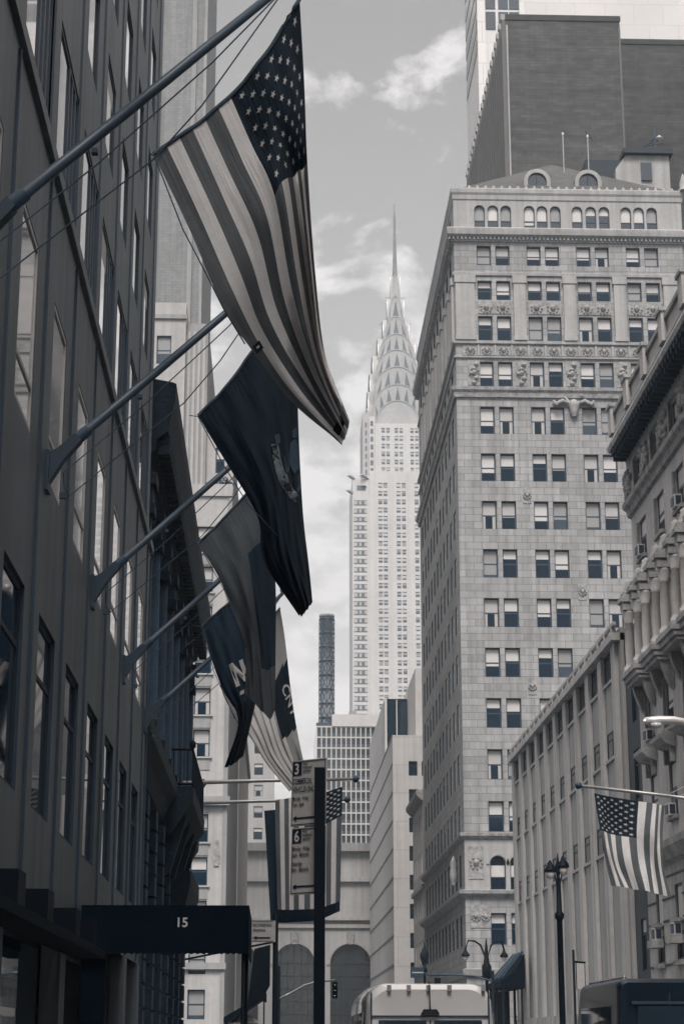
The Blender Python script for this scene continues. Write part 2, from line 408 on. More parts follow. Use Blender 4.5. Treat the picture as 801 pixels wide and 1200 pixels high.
# entrance canopy with the house number
T=thing('entrance_canopy','dark cloth entrance canopy with the number 15 reaching over the sidewalk','canopy',(-1.7,30,0))
A=at(90,1060,29.7); B=at(292,1060,29.7); zt=3.70; zb=3.15; xr=B.x
m=MB(); m.box(-3.0,xr,29.7,33.2,zb,zt,'canopy_cloth')
n=28
for i in range(n):                                    # scalloped valance of the front
    x0=-3+(xr+3)*i/n; x1=-3+(xr+3)*(i+1)/n
    m.prism([(x0,29.7,zb),(x1,29.7,zb),(x1,29.7,zb-.17),((x0+x1)/2,29.7,zb-.19),(x0,29.7,zb-.17)],(0,.02,0),'canopy_cloth')
m.box(xr-.02,xr,29.72,33.2,zb-.18,zb,'canopy_cloth'); m.build('cover',T)
m=MB(); vs,fs,w=text2d('15'); c=at(214,1086,29.68); sz=.2
m.grid([(c.x+(x-w/2)*sz,29.694,c.z+y*sz) for x,y in vs],fs,'blind'); m.build('number',T)
for x in (xr-.06,xr-.06):
    pass
for y in (29.8,33.1):
    m=MB(); m.tube([(xr-.08,y,.13),(xr-.08,y,zb)],.03,'black_metal'); m.build('post',T)
m=MB(); m.box(-3.0,-2.62,29.9,30.3,.13,zb,'canopy_cloth'); m.build('side_screen',T)
# ================================================================== LEFT: flagpoles
GP='flagpoles slanting out of the slate office wall'
T=thing('flagpole','nearest and highest flagpole on the slate wall carrying the big striped flag','flagpole',(-3,16.7,9.05),GP)
def P0(x,y,z): return V((-3+x,16.7+y,9.05+z))
m=MB(); m.tube([P0(.12,0,.12),P0(1.5,0,1.41),P0(3.08,0,2.90)],[.062,.056,.042],'pole_metal',12); m.build('pole',T)
m=MB(); m.prism([P0(0,-.085,-.30),P0(0,-.085,.15),P0(.12,-.085,.20),P0(.36,-.085,.42),P0(.44,-.085,.33),P0(.22,-.085,.06),P0(.06,-.085,-.22)],(0,.17,0),'slate_trim')
m.tube([P0(.30,0,.29),P0(.52,0,.49)],[.085,.075],'slate_trim',12); m.build('bracket',T)
m=MB(); m.box(-3.02,-2.955,16.7-.14,16.7+.14,9.05-.36,9.05+.18,'slate_trim'); m.build('wall_plate',T)
m=MB(); m._lathe(P0(3.1,0,2.90),[(.01,-.02),(.07,.03),(.085,.09),(.06,.15),(.01,.18)],'light_metal',10); m.build('finial',T)
m=MB(); m.tube([P0(.22,-.02,-.1),P0(1.2,-.02,.80),P0(2.3,-.02,1.93),P0(3.05,-.02,2.82)],.0085,'rope',5); m.build('halyard',T)
m=MB(); m.tube([P0(.3,-.02,-.42),P0(1.05,-.02,.25),P0(1.74,-.02,.86),P0(2.2,-.02,1.45),P0(3.03,-.02,2.8)],.0085,'rope',5); m.build('halyard',T)
m=MB(); m.tube([P0(.22,-.02,-.1),P0(.24,-.02,-.3),P0(.3,-.02,-.42)],.008,'rope',5); m.box(-2.82,-2.72,16.66,16.7,8.6,8.68,'rope'); m.build('halyard',T)
m=MB(); m.box(-1.86,-1.80,16.66,16.74,9.97,10.02,'rope'); m.build('cleat',T)
for y,zz,lab in ((23.2,8.8,'second flagpole from the near end, carrying the dark flag with the emblem ribbon'),
              (29.5,8.7,'middle flagpole on the slate wall, carrying the plain grey flag'),
              (36.0,8.7,'fourth flagpole on the slate wall, carrying the flag with a white N'),
              (42.2,8.72,'last and smallest flagpole beside the corner of the slate wall')):
    copy_tree(T,(-3,y,zz),lab)
# ------------------------------------------------------------------ flags
def cr(p,t):                                          # Catmull-Rom through evenly spaced points
    n=len(p)-1; x=min(max(t,0),1)*n; i=min(int(x),n-1); f=x-i
    a=p[i-1] if i>0 else p[0]*2-p[1]; b=p[i]; c=p[i+1]; d=p[i+2] if i+2<=n else p[n]*2-p[n-1]
    return .5*((2*b)+(c-a)*f+(2*a-5*b+4*c-d)*f*f+(3*b-a-3*c+d)*f**3)
class Cloth:
    def __init__(s,rows,Y,amp=.06,freq=5,ph=0): s.rows=[[at(u,v,Y+d) for u,v,d in r] for r in rows]; s.amp=amp; s.freq=freq; s.ph=ph
    def P(s,a,t,off=0):
        p=cr([cr(r,a) for r in s.rows],t)
        y=s.amp*(.25+.75*t)*(math.sin(s.freq*2*math.pi*(a+.22*t)+s.ph)+.45*math.sin(s.freq*5.1*(a-.35*t)*2+s.ph*2+1.3)+.35*math.sin(11*t+7*a))
        return V((p.x,p.y+y+off,p.z))
    def mesh(s,na,nt,fn):
        m=MB(); m.uv=[]
        for i in range(na+1):
            for j in range(nt+1): m.v.append(tuple(s.P(i/na,j/nt))); m.uv.append((i/na,j/nt))
        for i in range(na):
            for j in range(nt):
                q=i*(nt+1)+j; m.f.append((q,q+1,q+nt+2,q+nt+1)); m.m.append(m.mi(fn((i+.5)/na,(j+.5)/nt))); m.smooth.append(True)
        return m
    def inv(s,u,v):
        if not hasattr(s,'tab'):
            s.tab=[]
            for i in range(81):
                for j in range(81): s.tab.append((i/80,j/80,*proj(s.P(i/80,j/80))))
        b=sorted(s.tab,key=lambda e:(e[2]-u)**2+(e[3]-v)**2)[:4]
        w=[1/(.05+math.hypot(e[2]-u,e[3]-v)) for e in b]; q=sum(w)
        return (sum(e[0]*k for e,k in zip(b,w))/q,sum(e[1]*k for e,k in zip(b,w))/q)
    def decal(s,m,pts,fs,k,off=-.012):
        n=len(m.v); m.v+=[tuple(s.P(a,t,off)) for a,t in pts]
        if m.uv is not None: m.uv+=list(pts)
        for f in fs: m.f.append(tuple(n+x for x in f)); m.m.append(m.mi(k)); m.smooth.append(False)
def star(ca,ct,ra,rt,rot=0):
    pts=[(ca,ct)]
    for i in range(10):
        q=math.pi/2+rot+i*math.pi/5; r=1 if i%2==0 else .42
        pts.append((ca+ra*r*math.cos(q),ct+rt*r*math.sin(q)))
    return pts,[(0,1+i,1+(i+1)%10) for i in range(10)]
def us_mesh(c,na=78,nt=60,ra=.021,rt=.0125):
    def fn(a,t):
        st=int(a*13)
        if a>6/13 and t<.4: return 'flag_blue'
        return 'flag_red' if st%2==0 else 'flag_white'
    m=c.mesh(na,nt,fn)
    for i in range(9):
        for j in range(11):
            if (i+j)%2==0:
                pts,fs=star(6/13+(i+1)*(7/13)/10,.4*(j+1)/12,ra,rt,random.uniform(-.15,.15)+math.pi/2); c.decal(m,pts,fs,'flag_white')
    return m
def add_solid(o,th=.006):
    md=o.modifiers.new('thickness','SOLIDIFY'); md.thickness=th; md.offset=1
def rope_part(par,pts,name='tie_rope',r=.007):
    m=MB(); m.tube([at(u,v,y) for u,v,y in pts],r,'rope',5); m.build(name,par)
def hem(c,par,name='hoist_hem'):
    m=MB(); m.uv=None; m.tube([c.P(i/20,0,-.005) for i in range(21)],.022,'flag_hem',6); m.build(name,par)
# 1: large stars and stripes
T=thing('striped_flag','largest and nearest flag with stars and stripes hanging from the first pole','flag',at(350,0,16.7))
c=Cloth([[(180,180,0),(229,147,0),(277,106,0),(318,54,-.05),(351,-2,-.02)],
         [(222,268,0),(262,221,.02),(301,162,-.02),(335,124,-.15),(356.5,100,.15)],
         [(261,360,.1),(295,296,.12),(326,220,-.22),(347,204,.22),(360,192,-.1)],
         [(291,406,.45),(318,372,.6),(345,333,.25),(361,318,.75),(369,320,.25)],
         [(340,470,1.3),(356,445,1.25),(368,424,.85),(376,415,1.4),(382,420,.9)],
         [(400,521,2.0),(403,515,1.95),(406,508,1.8),(408,501,1.7),(409.5,493,1.9)]],16.7,.05,4.2,.4)
us_mesh(c,104,80).build('cloth',T); hem(c,T)
m=MB()                                                # the part of the cloth folded round behind
q=[[c.P(.24+.75*i/16,.40+.585*j/24)+V((0,.10+.10*math.sin(math.pi*i/16),0)) for j in range(25)] for i in range(17)]
for i in range(16):
    for j in range(24):
        if j/24>.55-.9*i/16: m.face([q[i][j],q[i+1][j],q[i+1][j+1],q[i][j+1]],'flag_red' if int((.30+.7*i/16)*13)%2==0 else 'flag_white',True)
m.build('folded_layer',T)
for s_,t_ in ((.015,.615),(.12,.955)):
    m=MB(); m.uv=[]; w_=.075 if t_<.9 else .5; c.decal(m,[(s_,t_),(s_+w_,t_),(s_+w_,t_+.026),(s_,t_+.026)],[(0,1,2,3)],'flag_navy',-.016)
    p,f=star(s_+w_/2,t_+.013,.02+w_*.06,.006); c.decal(m,p,f,'flag_white',-.02); m.build('corner_patch',T)
rope_part(T,[(176,180,16.66),(181,183,16.66),(214,268,16.6),(240,318,16.6),(262,362,16.65),(287,403,16.95)])
# 2: dark flag with ribbon emblem
T=thing('state_flag','dark navy flag with a crest and ribbon reading EXCELSIOR behind the big striped flag','flag',at(320,340,23.2))
c=Cloth([[(232,487,0),(266,452,0),(301,404,0),(347,340,0)],
         [(267,545,-.05),(290,505,-.2),(322,462,-.05),(349,480,.35)],
         [(302,607,0),(317,578,-.25),(336,566,0),(354,588,.4)],
         [(309,657,.1),(327,655,-.1),(343,648,0),(361,655,.45)],
         [(350,721,.4),(355,719,.3),(360,714,.3),(366,706,.55)]],23.2,.05,4.5,1.1)
c.mesh(60,60,lambda a,t:'flag_navy').build('cloth',T); hem(c,T)
m=MB(); m.uv=[]
ctl=[V((321,520,0)),V((324.5,540,0)),V((331,560,0)),V((339,575,0)),V((349,587,0))]
def along(q): return cr(ctl,q),(cr(ctl,min(q+.03,1))-cr(ctl,max(q-.03,0))).normalized()
pts=[];fs=[]
for i in range(17):
    p,d=along(i/16); nn=V((d.y,-d.x,0)); w_=5.2-1.2*abs(i/8-1)
    pts+=[c.inv(*(p-nn*w_).xy),c.inv(*(p+nn*w_).xy)]
    if i: fs.append((2*i-2,2*i-1,2*i+1,2*i))
c.decal(m,pts,fs,'emblem_ink',-.02)
vs,fs2,w=text2d('EXCELSIOR'); tp=[]
for x,y in vs:
    p,d=along(.04+.92*x/w); nn=V((d.y,-d.x,0)); q=p+nn*((y-.36)*9.5); tp.append(c.inv(q.x,q.y))
c.decal(m,tp,fs2,'flag_navy',-.03)
for poly in (((340,520),(346,514),(352,522),(353,548),(345,556),(339,545)),((333,536),(338,530),(339,552),(335,556)),((344,560),(352,556),(354,572),(349,578)),((322,512),(327,508),(329,520),(324,524)),((342,506),(348,500),(349,512),(343,514))):
    c.decal(m,[c.inv(*p) for p in poly],[tuple(range(len(poly)))],'emblem_dim',-.02)
m.build('emblem',T)
m=MB(); m.prism([at(328,677,23.5),at(346,690,23.55),at(363,708,23.6),at(353,723,23.5)],(0,.01,0),'flag_grey'); m.build('turned_corner',T)
rope_part(T,[(222,487,23.15),(232,488,23.15),(262,545,23.0),(290,590,23.0),(326,629,23.0)])
# 3: plain grey flag
T=thing('plain_flag','plain mid grey flag in the middle of the row of wall flags','flag',at(300,570,29.5))
c=Cloth([[(232,637,0),(257,613,0),(284,584,0),(312,556,0)],
         [(256,676,-.1),(277,655,-.2),(300,632,-.1),(319,622,.5)],
         [(275,722,0),(290,702,-.2),(304,690,.1),(323,690,.7)],
         [(287,760,.2),(298,756,.2),(310,755,.4),(323,752,.8)],
         [(287,813,.5),(301,827,.5),(316,842,.6),(322,832,.8)]],29.5,.05,3.2,2.1)
c.mesh(50,50,lambda a,t:'flag_charcoal' if a>.5 and .27<t<.84 else 'flag_grey').build('cloth',T); hem(c,T)  # charcoal part paints the shade of the fold into the cloth colour
m=MB(); q=[[c.P(.42+.57*i/10,.22+.62*j/20)+V((0,.10+.08*math.sin(math.pi*i/10),0)) for j in range(21)] for i in range(11)]
for i in range(10):
    for j in range(20): m.face([q[i][j],q[i+1][j],q[i+1][j+1],q[i][j+1]],'flag_grey',True)
m.build('folded_layer',T)
rope_part(T,[(222,640,29.4),(233,638,29.4),(262,690,29.3),(289,760,29.6)])
# 4: dark flag with N
T=thing('lettered_flag','charcoal flag with a big white N below the plain grey flag','flag',at(280,700,36))
c=Cloth([[(237,733,0),(253,719,0),(274,702,0),(306,676,0)],
         [(247,770,-.1),(264,756,-.2),(284,742,-.1),(310,730,.4)],
         [(261,808,-.1),(274,798,-.2),(290,790,.1),(308,790,.6)],
         [(279,846,.1),(285,840,.1),(291,835,.2),(299,826,.6)],
         [(263,900,.3),(270,897,.3),(277,893,.4),(285,886,.7)]],36,.06,3.5,.3)
m=c.mesh(50,60,lambda a,t:'flag_charcoal' if t<.66 else 'flag_navy')
vs,fs,w=text2d('N')
m2=MB(); e1=V((.86,.12,0))
def npos(x,y): u=269+ x*26+ y*12; v=794+ -x*16 - y*27+ x*22; return at(u,v,35.6)
m.build('cloth',T); hem(c,T)
d=MB(); d.uv=[]
tri=[((0,0),(.27,0),(.27,1),(0,1)),((.27,1),(.27,.58),(.68,0),(.68,.42)),((.68,0),(.95,0),(.95,1),(.68,1))]
for t_ in tri:
    nn=[]
    for (a0,b0),(a1,b1) in zip(t_,t_[1:]+t_[:1]): nn+=[(a0+(a1-a0)*k_/5,b0+(b1-b0)*k_/5) for k_ in range(5)]
    c.decal(d,[c.inv(277+x*17-y*9,806-x*7-y*27) for x,y in nn],[tuple(range(len(nn)))],'flag_white',-.03)
c.decal(d,[c.inv(281+x*5,815-x*2-y*5) for x,y in ((0,0),(1,0),(1,1),(0,1))],[(0,1,2,3)],'flag_white',-.03)
d.build('letter',T)
rope_part(T,[(224,733,35.9),(238,734,35.9),(250,785,35.8),(275,842,35.9)])
# 5: pale banner with CNY
T=thing('college_flag','pale grey flag with letters CNY on a dark band, farthest of the wall flags','flag',at(320,720,42.2))
c=Cloth([[(258,805,0),(283,774,0),(304,742,0),(328,712,0)],
         [(276,842,-.1),(298,818,-.1),(317,788,0),(334,750,.3)],
         [(294,866,-.1),(311,856,-.2),(327,842,0),(341,812,.4)],
         [(312,895,0),(323,888,0),(337,876,.1),(349,862,.4)],
         [(339,928,.2),(346,920,.2),(351,910,.3),(357,899,.5)]],42.2,.06,3,1.7)
def f5(a,t):
    if a>.62 and .34<t+.1*(1-a)<.70: return 'flag_navy'
    if a>.7: return 'blind_grey'
    return 'flag_white' if int(a*26)%3 else 'blind_grey'
m=c.mesh(52,50,f5)
m.build('cloth',T); hem(c,T)
d=MB(); d.uv=[]; vs,fs,w=text2d('CNY')
c.decal(d,[c.inv(329.5+x/w*13+y*11,806+x/w*36-y*9) for x,y in vs],fs,'flag_white',-.03); d.build('lettering',T)
rope_part(T,[(250,770,42.1),(262,815,42.1),(279,848,42.1)])
# ================================================================== LEFT: old dark building with the cornice
T=thing('cornice_building','old blackened stone building with a heavy cornice and balcony past the slate office','building',(-3.4,56,0))
mb=MB(); wn=Wins(T,'sash'); wr=Wins(T,'sash')
o=V((-3.4,0,0)); ud,nd,th=TORIGHT; Y0,Y1=42.7,71.0
hs=[]
for k in range(8):
    a=44.2+3.4*k
    if a+1.4<Y1-.6:
        for z0,z1 in ((3.2,5.6),(9.2,11.6),(12.2,14.6)): hs.append((a,a+1.4,z0,z1))
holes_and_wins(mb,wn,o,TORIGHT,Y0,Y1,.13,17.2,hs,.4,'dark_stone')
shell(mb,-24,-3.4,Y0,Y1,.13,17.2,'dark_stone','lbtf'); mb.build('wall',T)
m=MB()                                                # moulded cornice, profile pushed along the street
pr=[(-3.4,14.9),(-3.25,14.95),(-3.22,15.5),(-3.05,15.6),(-3.02,15.9),(-2.75,16.1),(-2.68,16.5),(-2.60,16.9),(-2.58,17.32),(-2.66,17.36),(-3.4,17.5)]
m.prism([(x,43.9,z) for x,z in pr],(0,26.2,0),'dark_stone')
y=44.1
while y<70:
    m.box(-3.0,-2.70,y,y+.22,15.55,16.02,'dark_stone'); y+=.5
y=44.2
while y<70:                                           # swags and leaf carving of the frieze
    for q in range(3):
        zz=14.3+random.random()*.5; yy=y+q*.32; m._lathe((-3.34,yy,zz),[(.02,-.18),(.16,-.1),(.2,.05),(.09,.2),(.01,.24)],'dark_stone_light' if random.random()<.5 else 'dark_stone',7)
    y+=1.15
m.build('cornice',T)
for k in range(9):                                    # engaged columns between the upper windows
    y=43.5+3.4*k
    if y<70.6:
        m=MB(); m.box(-3.42,-3.0,y-.4,y+.4,9.0,9.4,'dark_stone'); m._lathe((-3.3,y,9.4),[(.27,0),(.25,4.4)],'dark_stone_light',14); m.box(-3.42,-2.98,y-.36,y+.36,13.8,14.05,'dark_stone'); m.box(-3.42,-3.03,y-.3,y+.3,14.05,14.5,'dark_stone_light'); m.box(-3.42,-2.95,y-.42,y+.42,14.5,14.8,'dark_stone'); m.build('column',T)
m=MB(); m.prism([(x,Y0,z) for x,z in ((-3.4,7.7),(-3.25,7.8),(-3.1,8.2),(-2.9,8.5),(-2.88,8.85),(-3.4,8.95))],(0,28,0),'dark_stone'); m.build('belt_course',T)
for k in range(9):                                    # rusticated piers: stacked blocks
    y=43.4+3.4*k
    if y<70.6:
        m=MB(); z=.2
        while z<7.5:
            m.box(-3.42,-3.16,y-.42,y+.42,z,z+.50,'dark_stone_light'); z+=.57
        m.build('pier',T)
m=MB()                                                # balcony slab on brackets with an iron rail
m.prism([(x,54.4,z) for x,z in ((-3.4,7.2),(-3.0,7.5),(-2.6,8.1),(-2.42,8.35),(-2.40,8.75),(-3.4,8.8))],(0,8.6,0),'dark_stone')
for y in (54.8,57.2,60.2,62.4): m.prism([(-3.4,y,6.2),(-3.05,y,6.4),(-2.6,y,8.0),(-3.4,y,8.1)],(0,.4,0),'dark_stone')
bal=m.build('balcony',T)
m=MB()
for z in (8.85,9.85): m.tube([(-3.3,54.5,z),(-2.46,54.5,z),(-2.46,62.9,z),(-3.3,62.9,z)],.035,'black_metal',6)
y=54.5
while y<62.95: m.tube([(-2.46,y,8.8),(-2.46,y,9.85)],.016,'black_metal',4); y+=.2
for x in (-3.2,-3.0,-2.8,-2.6): m.tube([(x,54.5,8.8),(x,54.5,9.85)],.016,'black_metal',4); m.tube([(x,62.9,8.8),(x,62.9,9.85)],.016,'black_metal',4)
for y in (54.5,62.9): m._lathe((-2.46,y,9.85),[(.03,0),(.09,.08),(.09,.2),(.02,.28)],'black_metal',8)
m.build('railing',bal)
m=MB(); m.prism([(-3.38,58,4.4),(-3.1,58,4.7),(-2.75,58,5.6),(-2.6,58,6.3),(-2.6,58,6.7),(-3.38,58,6.75)],(0,6.5,0),'dark_stone'); m.build('bay_corbel',T)
wn.finish()
# dark banners on the old building's corner
for i,(u0,v0,u1,v1) in enumerate(((298,1112,316,1172),)):
    T=thing('shop_banner','dark hanging shop banner on a short pole beyond the entrance canopy','banner',at(u0,v0,69))
    m=MB(); a,b=at(u0,v0,69),at(u1,v1,69)
    m.prism([(a.x,69,a.z),(b.x,69,a.z+.15),(b.x,69.1,b.z+.5),((a.x+b.x)/2,69.05,b.z),(a.x-.25,69,b.z-.35)],(0,.03,0),'flag_navy'); m.build('cloth',T)
    m=MB(); m.tube([(-3.4,69.02,a.z-.4),(b.x+.15,69.02,a.z+.25)],.04,'black_metal',6); m.build('pole',T)
# ================================================================== LEFT beyond the avenue
T=thing('terraced_building','pale stepped apartment tower with planted terrace behind the wall flags','building',(-8,160,0))
mb=MB(); wn=Wins(T,'sash'); ud,nd,th=FRONT
hs=[]
for k in range(-7,6):
    z=27.35+3.42*k
    if k in(-2,): continue
    hs.append((-6.86,-5.5,z,z+2.25)); hs.append((-10.6,-9.2,z,z+2.25))
hs=[h for h in hs if h[2]>3 and h[3]<45.5]
holes_and_wins(mb,wn,V((0,152,0)),FRONT,-22,-4.0,.13,46.6,hs,.35,'beige_stone')
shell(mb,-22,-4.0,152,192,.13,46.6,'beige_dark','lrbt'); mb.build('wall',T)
m=MB(); m.box(-22,-4.0,151.8,152.02,45.9,46.95,'beige_stone'); m.box(-22,-3.8,151.5,151.98,20.0,20.7,'beige_dark'); m.box(-22,-3.9,151.7,151.99,7.2,7.7,'beige_dark')
for k in range(-4,5):
    z=27.35+3.42*k; m.box(-6.9,-5.46,151.93,151.99,z-1.05,z-.12,'beige_dark'); m.box(-7.0,-5.3,151.8,151.99,z-.12,z,'beige_stone')
m.box(-4.35,-4.0,151.9,151.99,.2,45.8,'beige_dark'); m.build('stone_trim',T)
m=MB(); m.prism([(-5,151.9,15.2),(-4.6,151.9,15.2),(-4.5,151.9,16),(-4.65,151.9,17.3),(-4.95,151.9,17.3),(-5.1,151.9,16)],(0,.1,0),'carved_stone'); m.build('carved_shield',T)
mb=MB(); h2=[(-5.75,-4.95,50.4,52.8)]
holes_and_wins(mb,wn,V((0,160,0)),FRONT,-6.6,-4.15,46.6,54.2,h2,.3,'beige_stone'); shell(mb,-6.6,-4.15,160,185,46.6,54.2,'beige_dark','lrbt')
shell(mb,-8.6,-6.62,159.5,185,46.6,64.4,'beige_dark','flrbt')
for x in (-8.4,-7.95,-7.5,-7.05): mb.box(x,x+.22,159.38,159.49,46.6,63.6,'beige_stone')
h3=[(-11.2,-9.9,60.3,63.0)]
holes_and_wins(mb,wn,V((0,159,0)),FRONT,-16,-8.62,46.6,66.2,h3,.3,'beige_stone'); shell(mb,-16,-8.62,159,185,46.6,66.2,'beige_stone','lrbt')
mb.box(-16,-8.5,158.8,158.99,64.6,65.0,'beige_dark'); mb.build('setback',T)
wn.finish()
def bush(name,c,rx,ry,rz,n,leaf,label,group):
    m=MB()
    for i in range(n):
        while True:
            p=V((random.uniform(-1,1),random.uniform(-1,1),random.uniform(-1,1)))
            if p.length<1: break
        q=V((c[0]+p.x*rx,c[1]+p.y*ry,c[2]+rz+p.z*rz*(.6+.5*math.sin(3*p.x+c[0]))))
        a=V((random.uniform(-1,1),random.uniform(-1,1),random.uniform(-1,1))).normalized()*leaf; b=a.orthogonal().normalized()*leaf*.6
        m.face([q-a,q+b,q+a,q-b],'leaf')
    r=thing(name,label,'shrub',c,group); m.build('foliage',r)
    s=MB()
    for i in range(5): s.tube([(c[0]+random.uniform(-.2,.2)*rx,c[1],c[2]-.05),(c[0]+random.uniform(-.7,.7)*rx,c[1]+random.uniform(-.4,.4)*ry,c[2]+rz*1.3)],[.05,.02],'black_metal',5)
    s.build('stem',r)
bush('terrace_shrub',(-5.2,153.6,46.6),1.25,.7,.85,420,.16,'larger green shrub on the pale tower terrace behind the third flagpole','shrubs on the terrace')
bush('terrace_shrub',(-7.7,153.4,46.6),.7,.5,.45,160,.14,'small low shrub on the terrace edge beside the dark cornice','shrubs on the terrace')
T=thing('brick_tower','tall plain grey brick tower slab behind the slate office at upper left','building',(-14,230,0))
mb=MB(); shell(mb,-30,-10.5,230,260,0,165,'tower_brick','flrbt'); mb.build('wall',T)
m=MB(); m.box(-12.5,-11.9,229.6,229.98,0,165,'concrete_panel'); m.box(-10.9,-10.5,229.7,229.98,0,165,'concrete_panel'); m.box(-16.9,-16.6,229.7,229.98,60,165,'concrete_panel'); m.build('pilaster',T)
T=thing('narrow_building','narrow light limestone building seen in a sliver below the wall flags','building',(-4,220,0))
mb=MB(); shell(mb,-16,-4.0,196,262,.13,37,'panel_stone_light','lrbtf'); mb.build('wall',T)
m=MB(); m.box(-16,-3.7,195.7,262,36.4,37.4,'beige_dark'); m.build('cornice',T); m=MB(); m.box(-4.0,-3.75,196,262,12,12.6,'beige_dark'); m.build('belt_course',T)
T=thing('distant_tower','distant pale tower with a column of windows above the arched terminal','building',(-5,430,0))
mb=MB(); wn=Wins(T,'sash'); c0=at(293,985,430).x; c1=at(313,985,430).x
hs=[]
for k in range(9):
    z=46+3.9*k*1.25; x=at(303,900,430).x; hs.append((x-1,x+1,z,z+2.6))
holes_and_wins(mb,wn,V((0,430,0)),FRONT,c0-1,c1+1.5,0,98,hs,.3,'beige_stone'); shell(mb,c0-1,c1+1.5,430,450,0,98,'beige_stone','lrbt'); mb.build('wall',T); wn.finish()
# ================================================================== END OF THE STREET: arched terminal
T=thing('arched_terminal','low stone terminal with tall round arches closing the end of the street','building',(3,312,0))
mb=MB(); k='beige_stone'
shell(mb,-40,40,312.9,345,0,33,'beige_dark','lrbtf')
cs=[3.03+9.08*i for i in range(-4,4)]
def arch_wall(m,cx,hw,x0,x1,zs,z0,z1,y,d,k):           # wall sheet round one arched opening, with its reveal
    n=14; arc=[(cx-hw*math.cos(math.pi*i/n),zs+hw*math.sin(math.pi*i/n)) for i in range(n+1)]
    m.face([(x0,y,z0),(cx-hw,y,z0),(cx-hw,y,zs),(x0,y,zs)],k); m.face([(cx+hw,y,z0),(x1,y,z0),(x1,y,zs),(cx+hw,y,zs)],k)
    for i in range(n):
        a,b=arc[i],arc[i+1]
        m.face([(a[0],y,a[1]),(b[0],y,b[1]),(b[0],y,z1),(a[0],y,z1)],k); m.face([(a[0],y,a[1]),(b[0],y,b[1]),(b[0],y+d,b[1]),(a[0],y+d,a[1])],k)
    m.face([(x0,y,zs),(arc[0][0],y,zs),(arc[0][0],y,z1),(x0,y,z1)],k); m.face([(x1,y,zs),(arc[-1][0],y,zs),(arc[-1][0],y,z1),(x1,y,z1)],k)
    m.face([(cx-hw,y,z0),(cx-hw,y+d,z0),(cx-hw,y+d,zs),(cx-hw,y,zs)],k); m.face([(cx+hw,y,z0),(cx+hw,y+d,z0),(cx+hw,y+d,zs),(cx+hw,y,zs)],k)
for c_ in cs: arch_wall(mb,c_,3.3,c_-4.54,c_+4.54,13.8,.1,19.6,312,.8,k)
mb.box(cs[0]-4.5,cs[-1]+4.5,311.6,312.88,19.6,20.2,k); mb.box(cs[0]-4.5,cs[-1]+4.5,311.2,312.88,20.8,21.3,k)
mb.box(cs[0]-4.5,cs[-1]+4.5,311.8,312.88,20.2,20.8,'beige_dark'); mb.box(cs[0]-4.5,cs[-1]+4.5,312.0,312.88,21.3,27.0,k)
mb.box(cs[0]-4.5,cs[-1]+4.5,311.3,312.88,27.0,27.7,k); mb.box(cs[0]-4.5,cs[-1]+4.5,312.1,312.88,27.7,31.9,k); mb.box(cs[0]-4.5,cs[-1]+4.5,311.0,312.88,31.9,33.2,'beige_dark')
mb.build('wall',T)
for c_ in cs:
    m=MB(); n=14
    for i in range(n):                                # archivolt
        a0,a1=math.pi*i/n,math.pi*(i+1)/n
        q=lambda r,a,y:(c_-r*math.cos(a),y,13.8+r*math.sin(a))
        m.face([q(3.35,a0,311.8),q(3.35,a1,311.8),q(3.85,a1,311.8),q(3.85,a0,311.8)],'beige_stone'); m.face([q(3.85,a0,311.8),q(3.85,a1,311.8),q(3.85,a1,312),q(3.85,a0,312)],'beige_stone')
        m.face([q(3.35,a0,311.8),q(3.35,a1,311.8),q(3.35,a1,312),q(3.35,a0,312)],'beige_stone')
    m.prism([(c_-.45,311.5,17),(c_+.45,311.5,17),(c_+.65,311.5,18.9),(c_-.65,311.5,18.9)],(0,.4,0),'carved_stone'); a=m.build('archivolt',T)
    m=MB(); pts=[(c_-3.3,312.7,.1)]+[(c_-3.3*math.cos(math.pi*i/n),312.7,13.8+3.3*math.sin(math.pi*i/n)) for i in range(n+1)]+[(c_+3.3,312.7,.1)]
    m.face(pts,'glass_mid')
    for x in (-2.2,-1.1,0,1.1,2.2): m.box(c_+x-.08,c_+x+.08,312.55,312.68,.1,13.8+(3.3**2-x*x)**.5,'dark_frame')
    for z in range(2,16,2): m.box(c_-3.2,c_+3.2,312.57,312.66,z,z+.14,'dark_frame')
    m.build('arched_window',T)
T=thing('glass_block','glass curtain wall block with a fine grid behind the arched terminal','building',(15,400,0))
mb=MB(); mb.box(8.2,34,400.3,430,0,67,'glass_mid'); mb.build('curtain_wall',T)
m=MB(); x=8.2
while x<34: m.box(x,x+.24,400.08,400.29,0,67,'panel_stone_light'); x+=1.05
m.build('mullion',T)
m=MB(); z=30
while z<67: m.box(8.2,34,400.14,400.28,z,z+.3,'panel_stone_light'); m.box(8.2,34,400.18,400.285,z+.31,z+1.0,'glass_far'); z+=2.3
m.build('spandrel',T)
m=MB(); m.box(11.6,34,399.9,428,67,69.6,'panel_stone_light'); m.box(11.0,11.6,402,410,67,69,'dark_frame'); m.box(15.5,17,405,409,69.6,71.2,'grey_metal'); m.build('parapet',T)
T=thing('steel_chimney','dark braced steel chimney standing on the glass block roof','chimney',(10.65,408,66))
m=MB(); m._lathe((10.65,408,66),[(1.45,0),(1.45,26.5),(1.7,26.6),(1.7,27.2),(1.45,27.2)],'chimney_steel',20); m.build('flue',T)
m=MB(); rr=1.68
for i in range(9): m._lathe((10.65,408,66.8+i*3.15),[(rr-.2,0),(rr+.06,0),(rr+.06,.3),(rr-.2,.3)],'dark_frame',20)
m.build('ring',T)
m=MB()
